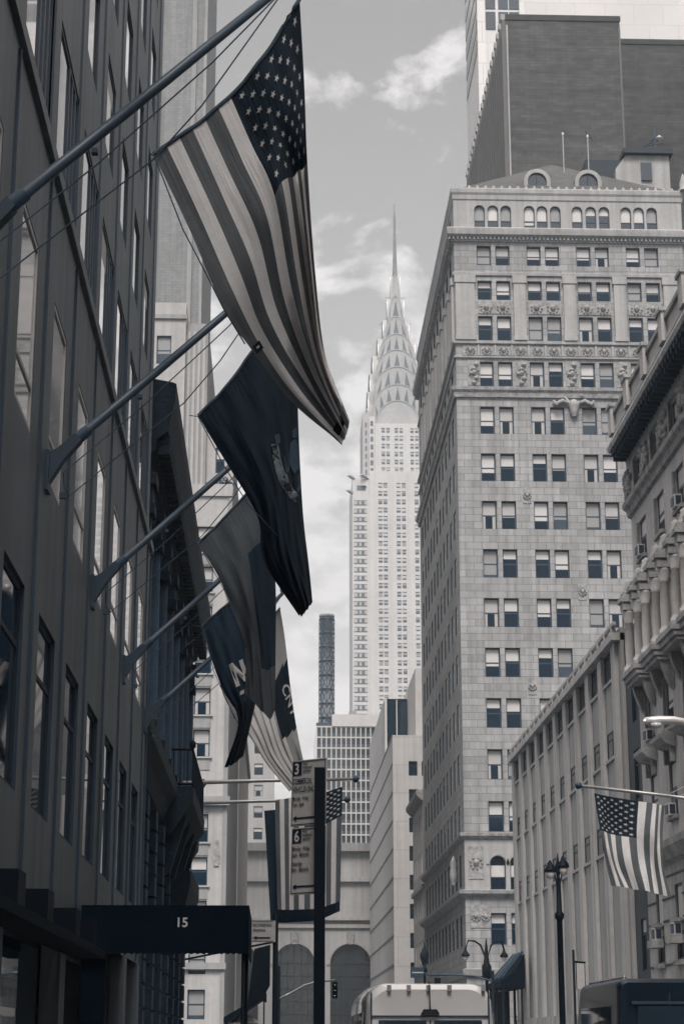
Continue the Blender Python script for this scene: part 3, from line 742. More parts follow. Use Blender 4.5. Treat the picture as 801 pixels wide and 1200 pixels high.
for i in range(8):
    z=66.9+i*3.15
    for j in range(8):
        a,b=2*math.pi*j/8,2*math.pi*(j+1)/8
        p=lambda t,zz:(10.65+rr*math.cos(t),408+rr*math.sin(t),zz)
        m.tube([p(a,z),p(b,z+3.15)],.07,'dark_frame',4); m.tube([p(b,z),p(a,z+3.15)],.07,'dark_frame',4); m.tube([p(a,z),p(a,z+3.15)],.08,'dark_frame',4)
m.build('brace',T)
# ================================================================== CROWNED SKYSCRAPER
CX,YF=44.25,669.0
T=thing('crowned_skyscraper','bright art deco skyscraper with tiered arched crown and needle spire','skyscraper',(CX,YF+15,0))
wn=Wins(T,'pale'); mb=MB(); dz=3.2
hs=[];
for k in range(34):
    z=98+dz*k
    if z+2>204: break
    for x in (-7.8,-5.9,-1.05,.95,5.7,7.6): hs.append((CX+x,CX+x+1.5,z,z+1.95))
holes_and_wins(mb,wn,V((0,YF,0)),FRONT,CX-11.2,CX+11.2,0,207,hs,.35,'white_brick')
shell(mb,CX-11.2,CX+11.2,YF,YF+32,0,207,'grey_brick','lrbt')
for sx in (-1,1):                                     # corner bays, a little behind the middle
    xa,xb=CX+sx*11.2,CX+sx*17.4
    x0,x1=min(xa,xb),max(xa,xb)
    shell(mb,x0,x1,YF+.5,YF+31,0,204,'white_brick','flrbt')
mb.build('wall',T)
m=MB()
for x in (-8.9,-3.9,-3.2,2.6,3.4,8.9): m.box(CX+x-.25,CX+x+.35,YF-.25,YF-.01,0,206,'white_brick')
m.build('pilaster',T)
for k in range(33):                                   # banded corner windows
    z=98+dz*k
    if z>196: break
    for sx in (-1,1):
        m=MB(); xa=CX+sx*16.9; 
        m.box(CX+sx*12,CX+sx*16.9,YF+.35,YF+.49,z-.2,z+1.6,'grey_brick')
        m.box(CX+sx*13.0,CX+sx*14.1,YF+.28,YF+.34,z,z+1.35,'crown_dark'); m.box(CX+sx*14.9,CX+sx*15.6,YF+.28,YF+.34,z,z+1.35,'crown_dark')
        m.box(CX+sx*12.1,CX+sx*16.8,YF+.3,YF+.35,z+1.4,z+1.6,'crown_dark'); m.box(CX+sx*12.1,CX+sx*16.8,YF+.3,YF+.35,z-.2,z-.02,'crown_dark')
        m.build('corner_window_band',T)
for sx in (-1,1):                                     # arched opening and eagles at the corner roofs
    m=MB(); m.box(CX+sx*12.5,CX+sx*15.7,YF+.38,YF+.49,199.5,201.4,'crown_dark'); m._lathe((CX+sx*13.2,YF+.44,201.0),[(1.1,-.02),(1.1,0)],'crown_dark',12); m.build('corner_arch',T)
    for (dx,dy,z) in ((17.2,.6,204.2),(12.4,.2,204.4),(17.6,.8,198.5)):
        m=MB(); c=V((CX+sx*dx,YF+dy,z)); d=V((sx*.8,-.6,0))
        m.tube([c-d*1.0,c+d*.6+V((0,0,.2)),c+d*2.0+V((0,0,.7)),c+d*2.9+V((0,0,.3))],[.7,.65,.5,.12],'grey_metal',7); m.build('eagle',T)
# upper shaft
mb=MB(); hs=[]; x0,x1=CX-8.8,CX+8.8
for k in range(6):
    z=206.8+3.1*k
    for x in (-6.4,-4.6,-1.5,.35,4.4,6.2):
        if abs(x)<9: hs.append((CX+x-.0,CX+x+1.3,z,z+1.85))
holes_and_wins(mb,wn,V((0,YF+1.0,0)),FRONT,x0,x1,204,226,hs,.3,'white_brick'); shell(mb,x0,x1,YF+1.0,YF+30,204,226,'white_brick','lrbt')
for sx in (-1,1):
    a,b=CX+sx*8.8,CX+sx*11.0; shell(mb,min(a,b),max(a,b),YF+2.0,YF+29,204,229,'white_brick','flrbt')
    a,b=CX+sx*11.0,CX+sx*13.3; shell(mb,min(a,b),max(a,b),YF+4.0,YF+27,204,231,'grey_brick','flrbt')
mb.build('upper_shaft',T)
for sx in (-1,1):
    m=MB()
    for k in range(7):
        z=206.8+3.1*k; m.box(CX+sx*9.5,CX+sx*10.5,YF+1.85,YF+1.99,z,z+1.8,'crown_dark'); m.box(CX+sx*11.8,CX+sx*12.4,YF+3.85,YF+3.99,z,z+1.8,'crown_dark')
    m.build('side_window',T)
wn.finish()
# crown: crossing arched vaults, each tier narrower and higher
CY=YF+15.0
tiers=[(8.4,236.3,225.5,11.3),(10.0,243.0,229.5,11.0),(9.3,250.4,238,10.2),(8.4,257.7,246,9.1),(6.8,265.0,255,7.0),(4.6,273.0,263,4.9),(2.95,282.2,270.5,3.1),(1.6,291.8,280,1.75)]
def parab(hw,zs,zt,n=20):
    return [(hw*math.sin(-math.pi/2+math.pi*i/n), zs+(zt-zs)*max(math.cos(-math.pi/2+math.pi*i/n),0)**.9) for i in range(n+1)]
for i,(hw,zt,zs,dep) in enumerate(tiers):
    m=MB(); base=zs-8 if i else 205
    pr=[(-hw,base)]+parab(hw,zs,zt)+[(hw,base)]
    m.prism([(CX+x,CY-dep,z) for x,z in pr],(0,2*dep,0),'steel_crown')
    m.prism([(CX-dep,CY+x,z) for x,z in pr],(2*dep,0,0),'steel_crown')
    t=m.build('crown_tier',T)
    for s_ in range(4):                               # raised rim of the arch on each face
        m=MB(); A=math.pi/2*s_; ca,sa=round(math.cos(A)),round(math.sin(A))
        def q(x,dn,z): return (CX+x*ca+(dep+dn)*sa*1.0, CY+x*sa-(dep+dn)*ca, z)
        P=parab(hw,zs,zt,16); P2=parab(hw-.34,zs,zt-.4,16)
        for j in range(16):
            a,b,c_,d_=P[j],P[j+1],P2[j+1],P2[j]
            m.face([q(a[0],.22,a[1]),q(b[0],.22,b[1]),q(c_[0],.22,c_[1]),q(d_[0],.22,d_[1])],'grey_metal'); m.face([q(a[0],.22,a[1]),q(b[0],.22,b[1]),q(b[0],0,b[1]),q(a[0],0,a[1])],'grey_metal')
        m.build('rim',t)
    if 0<i<7:                                         # triangular windows pointing outward on the band of this tier
        lo=tiers[i-1]
        for s_ in range(4):
            A=math.pi/2*s_; ca,sa=round(math.cos(A)),round(math.sin(A)); m=MB()
            def q(x,dn,z): return (CX+x*ca+(dep+dn)*sa, CY+x*sa-(dep+dn)*ca, z)
            n=7 if i<5 else 5 if i<6 else 3
            for j in range(n):
                f=(j+1)/(n+1); an=-math.pi/2+math.pi*f
                po=lambda hw_,zs_,zt_,r,aa:(hw_*r*math.sin(aa),zs_+(zt_-zs_)*r*max(math.cos(aa),0)**.9)
                r1=.95; th_=.48/ n*3
                tip=po(hw,zs,zt,.93,an); l=po(lo[0],lo[2],lo[1],1.02,an-th_*.55); r_=po(lo[0],lo[2],lo[1],1.02,an+th_*.55)
                tip=(tip[0]*.98,l[1]*.5+r_[1]*.5+(tip[1]-(l[1]+r_[1])/2)*.9) 
                m.face([q(l[0],.10,l[1]),q(r_[0],.10,r_[1]),q(tip[0],.10,tip[1])],'crown_dark')
            m.build('triangle_window',T)
m=MB(); m._lathe((CX,CY,288),[(1.35,0),(1.0,4),(.85,7),(.68,14),(.5,22),(.38,29),(.3,34.6)],'chimney_steel',8); m.build('spire',T)
m=MB()
for z in (271.5,282.5):
    w=6.2 if z<280 else 4.2
    m.tube([(CX-w,CY,z),(CX+w,CY,z)],.12,'grey_metal',5); m.tube([(CX,CY-w,z),(CX,CY+w,z)],.12,'grey_metal',5)
m.build('beacon_arm',T)
# ================================================================== RIGHT far: stepped panel building, small cornice building
T=thing('panel_building','pale stone panel building with stepped roof left of the tall stone tower','building',(20,244,0))
mb=MB(); wn=Wins(T,'dark'); hs=[]
for k in range(9):
    z=37.0-3.65*k
    if z>3:
        for x in (17.05,18.75,20.5): hs.append((x,x+1.15,z-1.9,z))
holes_and_wins(mb,wn,V((0,244,0)),FRONT,15,32,.13,40.4,hs,.3,'panel_stone')
shell(mb,15,32,244,262,.13,40.4,'panel_stone','lrt'); shell(mb,15,32,262,306,.13,48.4,'panel_stone','lrbt')
mb.box(18.2,32,246.2,270,40.42,49.7,'panel_stone_light'); mb.build('wall',T)
m=MB(); m.box(15.3,18.1,261.6,261.95,40.5,48.1,'glass_dark'); m.box(16.6,16.75,261.45,261.59,40.5,48.2,'panel_stone_light'); m.box(15.01,15.3,261.5,261.97,40.5,48.4,'panel_stone_light'); m.build('glazed_front',T)
m=MB()
for k in range(11):
    z=40.4-3.65*k
    if z>2: m.box(14.93,14.99,244.1,306,z-.12,z+.1,'chimney_steel')
m.build('joint_line',T)
wn.finish()
T=thing('cornice_house','small old house with a projecting cornice squeezed beside the stone tower','building',(15,202,0))
mb=MB(); wn=Wins(T,'sash'); hs=[(195.5+3.2*i,196.9+3.2*i,z,z+2.2) for i in range(4) for z in (5,9.5,14,18.5,22.6)]
holes_and_wins(mb,wn,V((15,0,0)),TOLEFT,193.8,209,.13,26.5,hs,.35,'stucco'); shell(mb,15,30,193.8,209,.13,26.5,'stucco','rbtf'); mb.build('wall',T)
m=MB(); m.prism([(x,193.8,z) for x,z in ((15,25.7),(14.75,25.8),(14.3,26.3),(14.25,26.7),(15,26.85))],(0,15.5,0),'stucco_trim'); m.build('cornice',T)
for z in (8.6,16.8): m=MB(); m.box(14.75,15,193.8,209.2,z,z+.45,'stucco_trim'); m.build('belt_course',T)
wn.finish()
# ================================================================== RIGHT: tall stone tower
T=thing('stone_tower','tall limestone office tower with arched top storey, carved bands and paired windows','building',(25,151.5,0))
mb=MB(); wf=Wins(T,'sash'); ws=Wins(T,'dark')
X0,X1,YB,YE=15.0,35.2,151.5,193.6
bays=[(16.98,18.22,18.62,19.86),(21.36,22.6,22.98,24.22),(25.74,26.98,27.36,28.6),(30.1,31.34,31.72,32.96)]
rows=[(9.1,11.56)]+[(17.95+4.2*k,20.4+4.2*k) for k in range(9)]
top=[(55.85,58.1),(60.0,62.3),(63.8,65.6),(67.05,68.9)]
hs=[(b[i],b[i+1],z0,z1) for b in bays for i in (0,2) for z0,z1 in rows+top]
hs+=[(b[i],b[i+1],1.2,6.0) for b in bays for i in (0,2)]
holes_and_wins(mb,wf,V((0,YB,0)),FRONT,X0,X1,.13,13.2,[h for h in hs if h[3]<13],.38,'limestone')
holes_and_wins(mb,wf,V((0,YB,0)),FRONT,X0,X1,17.3,70.2,[h for h in hs if h[3]>17],.38,'limestone')
# arched storeys: second band near the street and the loggia under the roof
def arch_sheet(mb,y,zbase,zspring,z1,x0,x1,cents,hw,k,depth=.4):
    xs=[x0]
    for a,b in zip(cents,cents[1:]): xs.append((a+b)/2)
    xs.append(x1)
    for i,cx in enumerate(cents): arch_wall(mb,cx,hw,xs[i],xs[i+1],zspring,zbase,z1,y,depth,k)
al=[x for b in ((17.3,18.48,19.62),(21.7,22.82,24.0),(25.93,27.15,28.32),(30.25,31.4,32.55)) for x in b]
arch_sheet(mb,YB,70.2,72.3,73.5,X0,X1,al,.47,'limestone_plain')
a2=[17.65,19.25,22.0,23.6,26.4,28.0,30.7,32.3]
arch_sheet(mb,YB,13.2,15.4,17.3,X0,X1,a2,.62,'limestone_plain')
sd=[]
nb=11
for k in range(nb):
    y=154.3+3.5*k
    if y+1.7<YE-.4:
        for z0,z1 in rows+top+[(1.2,6.0),(13.8,16.4),(70.4,72.6)]: sd.append((y,y+1.6,z0,z1))
holes_and_wins(mb,ws,V((X0,0,0)),TOLEFT,YB,YE,.13,73.5,sd,.12,'limestone','slate_dark',.06)  # side window reveals coloured dark to stand for their shadow
shell(mb,X0,X1,YB,YE,.13,73.5,'limestone','rbt'); mb.build('wall',T)
for cx in al:                                          # arched windows of the top storey
    m=MB(); n=10; arc=lambda r:[(cx-r*math.cos(math.pi*i/n),72.3+r*math.sin(math.pi*i/n)) for i in range(n+1)]
    a,b=arc(.47),arc(.40)
    for i in range(n): m.face([(a[i][0],YB+.25,a[i][1]),(a[i+1][0],YB+.25,a[i+1][1]),(b[i+1][0],YB+.25,b[i+1][1]),(b[i][0],YB+.25,b[i][1])],'dark_frame')
    for x in (-.47,.40): m.box(cx+x,cx+x+.07,YB+.22,YB+.3,70.2,72.3,'dark_frame')
    m.box(cx-.4,cx+.4,YB+.22,YB+.3,71.3,71.38,'dark_frame'); w=m.build('arched_window',T)
    m=MB(); zb=random.choice((71.0,71.4,71.4,72.0)); m.face([(cx-.4,YB+.27,70.2),(cx+.4,YB+.27,70.2),(cx+.4,YB+.27,zb),(cx-.4,YB+.27,zb)],'glass_dark')
    m.build('pane',w); m=MB(); m.face([(cx-.4,YB+.275,zb),(cx+.4,YB+.275,zb)]+[(x,YB+.275,z) for x,z in reversed(b)],random.choice(('blind','blind','blind_grey'))); m.build('blind',w)
for cx in a2:
    m=MB(); n=10; b=[(cx-.6*math.cos(math.pi*i/n),15.4+.6*math.sin(math.pi*i/n)) for i in range(n+1)]
    m.face([(cx-.6,YB+.3,13.2),(cx+.6,YB+.3,13.2)]+[(x,YB+.3,z) for x,z in reversed(b)],'glass_dark')
    for x in (-.62,.54): m.box(cx+x,cx+x+.08,YB+.2,YB+.29,13.2,15.4,'dark_frame')
    m.box(cx-.54,cx+.54,YB+.2,YB+.28,14.3,14.4,'dark_frame'); m.face([(cx-.54,YB+.285,14.4),(cx+.54,YB+.285,14.4),(cx+.54,YB+.285,15.3),(cx-.54,YB+.285,15.3)],'blind'); m.build('arched_window',T)
    m=MB()
    for i in range(n):
        q=lambda r,a_,y:(cx-r*math.cos(a_),y,15.4+r*math.sin(a_))
        a0,a1=math.pi*i/n,math.pi*(i+1)/n
        m.face([q(.68,a0,YB-.1),q(.68,a1,YB-.1),q(.92,a1,YB-.1),q(.92,a0,YB-.1)],'limestone_plain'); m.face([q(.92,a0,YB-.1),q(.92,a1,YB-.1),q(.92,a1,YB),q(.92,a0,YB)],'limestone_plain')
    m.build('archivolt',T)
def ring(m,prof,k,x1=X1+.1):                           # moulding along the front and the street side (profile: outward, z)
    n=len(prof)
    A=[V((X0-d,YB-d,z)) for d,z in prof]; B=[V((x1+d*.3,YB-d,z)) for d,z in prof]; C=[V((X0-d,YE+d*.3,z)) for d,z in prof]
    for i in range(n-1):
        m.face([A[i],B[i],B[i+1],A[i+1]],k); m.face([A[i],C[i],C[i+1],A[i+1]],k)
    m.face(B,k); m.face(C,k)
m=MB(); ring(m,[(0,73.2),(.08,73.3),(.1,73.7),(.2,73.9),(.22,74.25),(.18,74.35),(0,74.4)],'limestone_plain')
x=X0
while x<X1: m._lathe((x,YB-.05,74.3),[(.14,0),(.16,.12),(.1,.26),(.02,.34)],'limestone_plain',6); x+=.72
y=YB
while y<YE: m._lathe((X0-.02,y,74.3),[(.14,0),(.16,.12),(.1,.26),(.02,.34)],'limestone_plain',6); y+=.8
m._lathe((X1+.2,YB-.4,74.3),[(.3,0),(.35,.6),(.15,1.3),(.02,1.6)],'limestone_plain',8)
m.build('roof_cornice',T)
m=MB(); ring(m,[(0,69.2),(.15,69.25),(.2,69.5),(.58,69.75),(.64,70.1),(.66,70.3),(.55,70.42),(0,70.5)],'limestone_plain')
x=X0-.5
while x<X1: m.box(x,x+.16,YB-.38,YB-.02,69.36,69.6,'carved_stone'); x+=.36
y=YB
while y<YE: m.box(X0-.4,X0-.02,y,y+.3,69.28,69.6,'carved_stone'); y+=.7
m.build('main_cornice',T)
m=MB(); ring(m,[(0,66.0),(.15,66.05),(.18,66.3),(0,66.4)],'limestone_plain'); m.build('belt_course',T); m=MB(); ring(m,[(0,59.6),(.22,59.7),(.24,59.95),(0,60.0)],'limestone_plain'); m.build('belt_course',T); m=MB(); ring(m,[(0,58.35),(.16,58.4),(.18,58.55),(0,58.62)],'limestone_plain')
m.build('belt_course',T); m=MB(); ring(m,[(0,54.75),(.2,54.8),(.25,55.2),(.42,55.4),(.45,55.68),(0,55.75)],'carved_stone')
m.build('belt_course',T); m=MB(); ring(m,[(0,17.3),(.15,17.4),(.34,17.6),(.38,17.85),(0,17.9)],'carved_stone'); m.build('belt_course',T); m=MB(); ring(m,[(0,12.7),(.15,12.8),(.48,13.05),(.52,13.3),(0,13.4)],'carved_stone'); m.build('belt_course',T); m=MB(); ring(m,[(0,6.6),(.25,6.7),(.35,7.2),(0,7.3)],'stucco_trim')
m.build('belt_course',T)
for b0,b1 in ((15.05,16.7),(20.1,21.15),(24.45,25.5),(28.85,29.9),(33.2,35.15)):   # giant pilasters with caps
    m=MB(); m.box(b0,b1,YB-.28,YB-.01,60.02,65.3,'limestone_plain'); m.box(b0-.1,b1+.1,YB-.36,YB-.01,65.3,65.98,'limestone_plain'); m.box(b0-.06,b1+.06,YB-.33,YB-.01,60.0,60.4,'limestone_plain'); m.build('pilaster',T)
for k in range(11):
    y=152.0+3.5*k
    m=MB(); m.box(X0-.26,X0-.01,y,y+1.2,60.02,65.3,'limestone_plain'); m.box(X0-.34,X0-.01,y-.1,y+1.3,65.3,65.98,'limestone_plain'); m.build('pilaster',T)
def carved(m,x0,x1,z0,z1,y=YB,n=2,kind='swag'):        # carved panel: frame plus lumps of relief
    m.box(x0,x1,y-.05,y-.005,z0,z1,'carved_stone')
    w=(x1-x0)/n
    for i in range(n):
        cx=x0+w*(i+.5); cz=(z0+z1)/2; r=min(w,z1-z0)*.36
        for q in range(9):
            a=2*math.pi*q/9; 
            if kind=='swag' and math.sin(a)>.35: continue
            m._lathe((cx+r*1.1*math.cos(a),y-.1,cz+r*math.sin(a)-.05),[(.02,-.08),(.07,-.05),(.08,.03),(.02,.09)],'carved_stone',6)
        m._lathe((cx,y-.12,cz-r*.55),[(.03,0),(r*.5,r*.35),(r*.55,r*.8),(r*.2,r*1.2),(.02,r*1.3)],'limestone_plain' if kind!='swag' else 'carved_stone',8)
for b in bays:
    m=MB(); carved(m,b[0],b[3],62.5,63.65); m.build('carved_panel',T)
x=15.6
while x<34.6:
    m=MB(); carved(m,x,x+1.25,58.65,59.55,n=1,kind='shield'); m.box(x+1.27,x+1.43,YB-.14,YB-.01,58.62,59.58,'limestone_plain'); m.build('frieze_medallion',T); x+=1.45
for x in (20.0,24.35,28.75,33.1,15.9):
    m=MB(); carved(m,x+.1,x+1.15,55.9,58.2,n=1,kind='shield'); 
    for q in range(5): m._lathe((x+.6+.25*math.sin(q*2.1),YB-.12,56.1+q*.42),[(.02,-.15),(.2,-.05),(.22,.1),(.02,.22)],'limestone_plain',7)
    m.build('carved_panel',T)
for x,z in ((20.45,46.3),(24.85,38.0),(20.45,30.0),(33.6,46.2),(29.3,38),(20.45,22)):
    m=MB(); carved(m,x,x+.72,z-.9,z+.5,n=1,kind='shield'); m.build('rosette',T)
m=MB(); bx,bz=25.0,54.4                                # ox head over the fourth row
m._lathe((bx,YB-.25,bz-1.3),[(.12,0),(.3,.15),(.34,.5),(.45,.9),(.5,1.2),(.2,1.5)],'limestone_plain',10)
for s_ in (-1,1): m.tube([(bx+s_*.35,YB-.25,bz-.1),(bx+s_*.95,YB-.3,bz+.1),(bx+s_*1.5,YB-.28,bz-.25),(bx+s_*1.75,YB-.25,bz+.15)],[.14,.2,.24,.1],'carved_stone',7); m.tube([(bx+s_*.4,YB-.3,bz+.0),(bx+s_*.8,YB-.4,bz+.45),(bx+s_*.6,YB-.4,bz+.75)],[.11,.09,.03],'limestone_plain',6)
m.build('ox_head',T)
for x in (16.0,): 
    m=MB(); carved(m,15.3,16.5,14.2,16.8,n=1,kind='shield'); m.build('carved_panel',T)
    m=MB(); carved(m,15.4,17.0,10.4,12.2,n=2); m.build('carved_panel',T)
m=MB()                                                 # corner figure on the street side
m._lathe((X0-.35,157.5,14.2),[(.1,0),(.3,.3),(.35,.9),(.25,1.4),(.3,1.8),(.12,2.2),(.02,2.4)],'stucco_trim',8); m.build('corner_figure',T)
# hipped slate roof, round dormers, lift house
m=MB(); rz=81.0; xa,xb,ya,yb=X0+.3,X1-.2,YB+.3,YE-.3; r1,r2=V((25.1,160,rz)),V((25.1,186,rz))
m.face([(xa,ya,74.4),(xb,ya,74.4),r1],'roof_slate'); m.face([(xa,ya,74.4),r1,r2,(xa,yb,74.4)],'roof_slate'); m.face([(xb,ya,74.4),r1,r2,(xb,yb,74.4)],'roof_slate'); m.face([(xa,yb,74.4),(xb,yb,74.4),r2],'roof_slate')
m.box(28.0,32,158,166,78,80.6,'slate_dark'); m.build('roof',T)
for dx in (22.75,27.35):
    r=MB(); n=14; yf=153.2; zc=76.0
    for i in range(n):
        q=lambda R_,a,y:(dx-R_*math.cos(a),y,zc+R_*math.sin(a))
        a0,a1=math.pi*i/n,math.pi*(i+1)/n
        r.face([q(.85,a0,yf),q(.85,a1,yf),q(1.2,a1,yf),q(1.2,a0,yf)],'limestone_plain'); r.face([q(1.2,a0,yf),q(1.2,a1,yf),q(1.2,a1,yf+3),q(1.2,a0,yf+3)],'roof_slate'); r.face([q(.85,a0,yf),q(.85,a1,yf),q(.85,a1,yf+.3),q(.85,a0,yf+.3)],'limestone_plain')
    r.box(dx-1.2,dx-.85,yf,yf+2,74.4,zc,'limestone_plain'); r.box(dx+.85,dx+1.2,yf,yf+2,74.4,zc,'limestone_plain'); d=r.build('dormer',T)
    r=MB(); r.face([(dx-.85,yf+.25,74.4),(dx+.85,yf+.25,74.4)]+[(dx+.85*math.cos(math.pi*i/n),yf+.25,zc+.85*math.sin(math.pi*i/n)) for i in range(n+1)],'glass_dark'); r.box(dx-.05,dx+.05,yf+.15,yf+.24,74.4,76.8,'dark_frame'); r.build('dormer_window',d)
m=MB(); m.prism([(30.6,157,74.5),(35.6,157,74.5),(35.6,157,80.6),(31.6,157,80.6),(30.6,157,79.2)],(0,6,0),'limestone_plain'); lh=m.build('lift_house',T)
m=MB(); m.box(31.3,35.9,156.5,163.5,80.62,81.1,'slate_dark'); m.build('roof_slab',lh)
m=MB(); m.box(32.9,33.9,156.8,156.98,78.0,79.8,'glass_dark'); m.build('opening',lh)
for ax,hh in ((25.9,3.2),(28.2,3.0)):
    m=MB(); m.tube([(ax,157.5,78),(ax,157.5,78+hh+1.6)],.05,'grey_metal',6); m._lathe((ax,157.5,79.6+hh),[(.05,0),(.14,.1),(.05,.25)],'light_metal',6)
    if ax>27: m.tube([(ax-.5,157.5,82),(ax+.6,157.5,83.4)],.04,'dark_frame',4); m.tube([(ax-.2,157.5,83.2),(ax+.5,157.5,82.2)],.03,'dark_frame',4)
    m.build('mast',T)
m=MB(); m.tube([(34.6,158,81.1),(34.6,158,84)],.06,'dark_frame',5)
for q in range(5): m.tube([(33.4+.25*q,158,82+.2*q),(35.4-.1*q,158,82.4+.35*q)],.045,'dark_frame',4)
m._lathe((35.0,158,82.6),[(.05,0),(.35,.2),(.35,.35),(.05,.6)],'grey_metal',8); m.build('aerial',T)
wf.finish(); ws.finish()
# towers behind the stone tower
T=thing('brick_slab','windowless dark brick tower with ribbed side behind the stone tower roof','building',(32,190,0))
mb=MB(); shell(mb,25.2,38.2,190,232,0,114.4,'brick_dark','lrbtf'); mb.build('wall',T)
m=MB(); y=190.1
while y<231: m.box(24.7,25.19,y,y+.6,0,114.0,'rib_metal'); m.box(24.6,25.19,y,y+.75,114.0,114.7,'limestone_plain'); y+=2.1
m.build('rib',T)
m=MB(); m.box(25.1,38.3,189.9,189.99,113.9,114.6,'brick_darker'); m.box(38.0,38.22,189.9,189.99,0,113.2,'rib_metal'); m.box(25.18,25.36,189.88,189.99,0,113.2,'limestone_plain'); m.build('coping',T)
T=thing('brick_slab','lower and darker windowless brick block at the right edge behind the lift house','building',(46,200,0))
mb=MB(); shell(mb,38.3,64,206,240,0,120.8,'brick_darker','lrbtf'); mb.build('wall',T)
m=MB(); m.box(38.2,64,205.9,205.98,120.3,121,'brick_darker'); m.build('coping',T)
T=thing('pale_skyscraper','pale panel clad skyscraper rising out of the picture at upper right','skyscraper',(50,260,0))
mb=MB(); shell(mb,30.0,90,260,277,0,240,'pale_panel','rbtf'); shell(mb,30.0,90,260,277,0,240,'pale_panel_b','l'); mb.build('wall',T)
m=MB()
for k in range(4):
    z=153.5+3.6*k
    for x in (31.3,33.3,35.0): m.box(x,x+1.55,259.9,259.98,z,z+3.1,'glass_dark')
m.build('louvre',T)
m=MB()
for k in range(25):
    z=150+3.6*k; m.box(29.9,29.98,261,276.5,z,z+2.3,'glass_mid')
m.build('window_band',T)
m=MB(); m.box(30.0,31.2,259.8,259.97,60,240,'pale_panel_b'); m.box(36.6,37.4,259.7,259.97,60,240,'pale_panel_b'); m.build('pilaster',T)
# ================================================================== RIGHT: ribbed concrete building
T=thing('ribbed_building','low concrete building with vertical fins in front of the stone tower','building',(15,100,0))
mb=MB(); wn=Wins(T,'dark'); ys=[118.25-3.66*i for i in range(11)]; hs=[]
for a,b in zip(ys[1:],ys):
    for z0,z1 in ((17.4,18.7),(13.95,15.15),(10.0,11.25)): hs.append((a+.52,b-.52,z0,z1))
holes_and_wins(mb,wn,V((15.0,0,0)),TOLEFT,80.6,118.5,.13,19.3,hs,.05,'concrete_panel',None,.02)
shell(mb,15.0,40,80.6,118.5,.13,19.3,'concrete','lrbtf' if False else 'rbtf'); mb.build('wall',T)
for y in ys:
    m=MB(); m.box(14.82,14.99,y-.5,y+.5,.6,18.7,'concrete'); m.build('fin',T)
m=MB(); m.box(14.6,15.2,80.6,118.75,18.72,19.05,'concrete'); m.box(14.7,14.85,80.6,118.7,19.4,19.55,'concrete')
y=81
while y<118.6: m.box(14.68,14.9,y,y+.2,19.05,19.42,'concrete'); y+=1.83
m.build('parapet',T)
for a,b in zip(ys[1:],ys):
    for z in (17.24,13.8,9.85): m=MB(); m.box(14.9,14.985,a+.52,b-.52,z,z+.14,'limestone_plain'); m.build('sill',T)
m=MB(); m.box(14.7,14.99,80.6,118.5,.13,3.0,'stucco_trim'); m.build('base',T)
wn.finish()
T=thing('dark_infill','narrow dark metal fronted building between the ribbed concrete and the ornate facade','building',(15.2,78.7,0))
mb=MB(); wn=Wins(T,'dark'); hs=[(78.2,79.3,z,z+2.1) for z in (4.5,8.0,11.5,14.8)]
holes_and_wins(mb,wn,V((15.15,0,0)),TOLEFT,77.0,80.55,.13,18.9,hs,.12,'slate_dark'); shell(mb,15.15,35,77.0,80.55,.13,18.9,'slate_dark','rbtf'); mb.build('wall',T); wn.finish()
# ================================================================== RIGHT: ornate stone house
T=thing('ornate_building','ornate pale building at the right edge with deep cornice and columned balconies','building',(15,68,0))
mb=MB(); wn=Wins(T,'sash'); cen=[74.55-3.66*k for k in range(7)]; Y0,Y1=50.5,76.9
hs=[]
for c in cen:
    hs+=[(c-.75,c+.75,23.9,25.3),(c-.72,c+.72,20.95,22.6),(c-.68,c+.68,13.25,15.3),(c-.68,c+.68,9.9,12.0),(c-.68,c+.68,4.6,7.4)]
hs=[h for h in hs]
o=V((15,0,0))
holes_and_wins(mb,wn,o,TOLEFT,Y0,Y1,.13,8.3,[h for h in hs if h[3]<8],.14,'rusticated')
holes_and_wins(mb,wn,o,TOLEFT,Y0,Y1,8.3,16.2,[h for h in hs if 8<h[3]<16],.14,'stucco')
holes_and_wins(mb,wn,o,TOLEFT,Y0,Y1,20.75,27,[h for h in hs if h[3]>17],.14,'stucco')
xs=[Y0]+[(a+b)/2 for a,b in zip(sorted(cen),sorted(cen)[1:])]+[Y1]
n=12
for i,c in enumerate(sorted(cen)):                     # arched loggia storey
    P=lambda y,z,d=0:(15+d,y,z); hw=.72; zs=19.7; a0,a1=xs[i],xs[i+1]
    arc=[(c-hw*math.cos(math.pi*q/n),zs+hw*math.sin(math.pi*q/n)) for q in range(n+1)]
    for ya,yb in ((a0,c-hw),(c+hw,a1)): mb.face([P(ya,16.2),P(yb,16.2),P(yb,zs),P(ya,zs)],'stucco')
    for q in range(n):
        a,b=arc[q],arc[q+1]; mb.face([P(*a),P(*b),P(b[0],20.75),P(a[0],20.75)],'stucco'); mb.face([P(*a),P(*b),P(*b,.6),P(*a,.6)],'stucco')
    mb.face([P(a0,zs),P(arc[0][0],zs),P(arc[0][0],20.75),P(a0,20.75)],'stucco'); mb.face([P(a1,zs),P(arc[-1][0],zs),P(arc[-1][0],20.75),P(a1,20.75)],'stucco')
    for yy in (c-hw,c+hw): mb.face([P(yy,16.2),P(yy,16.2,.6),P(yy,zs,.6),P(yy,zs)],'stucco')
shell(mb,15,38,Y0,Y1,.13,27,'stucco','rbtf'); mb.build('wall',T)
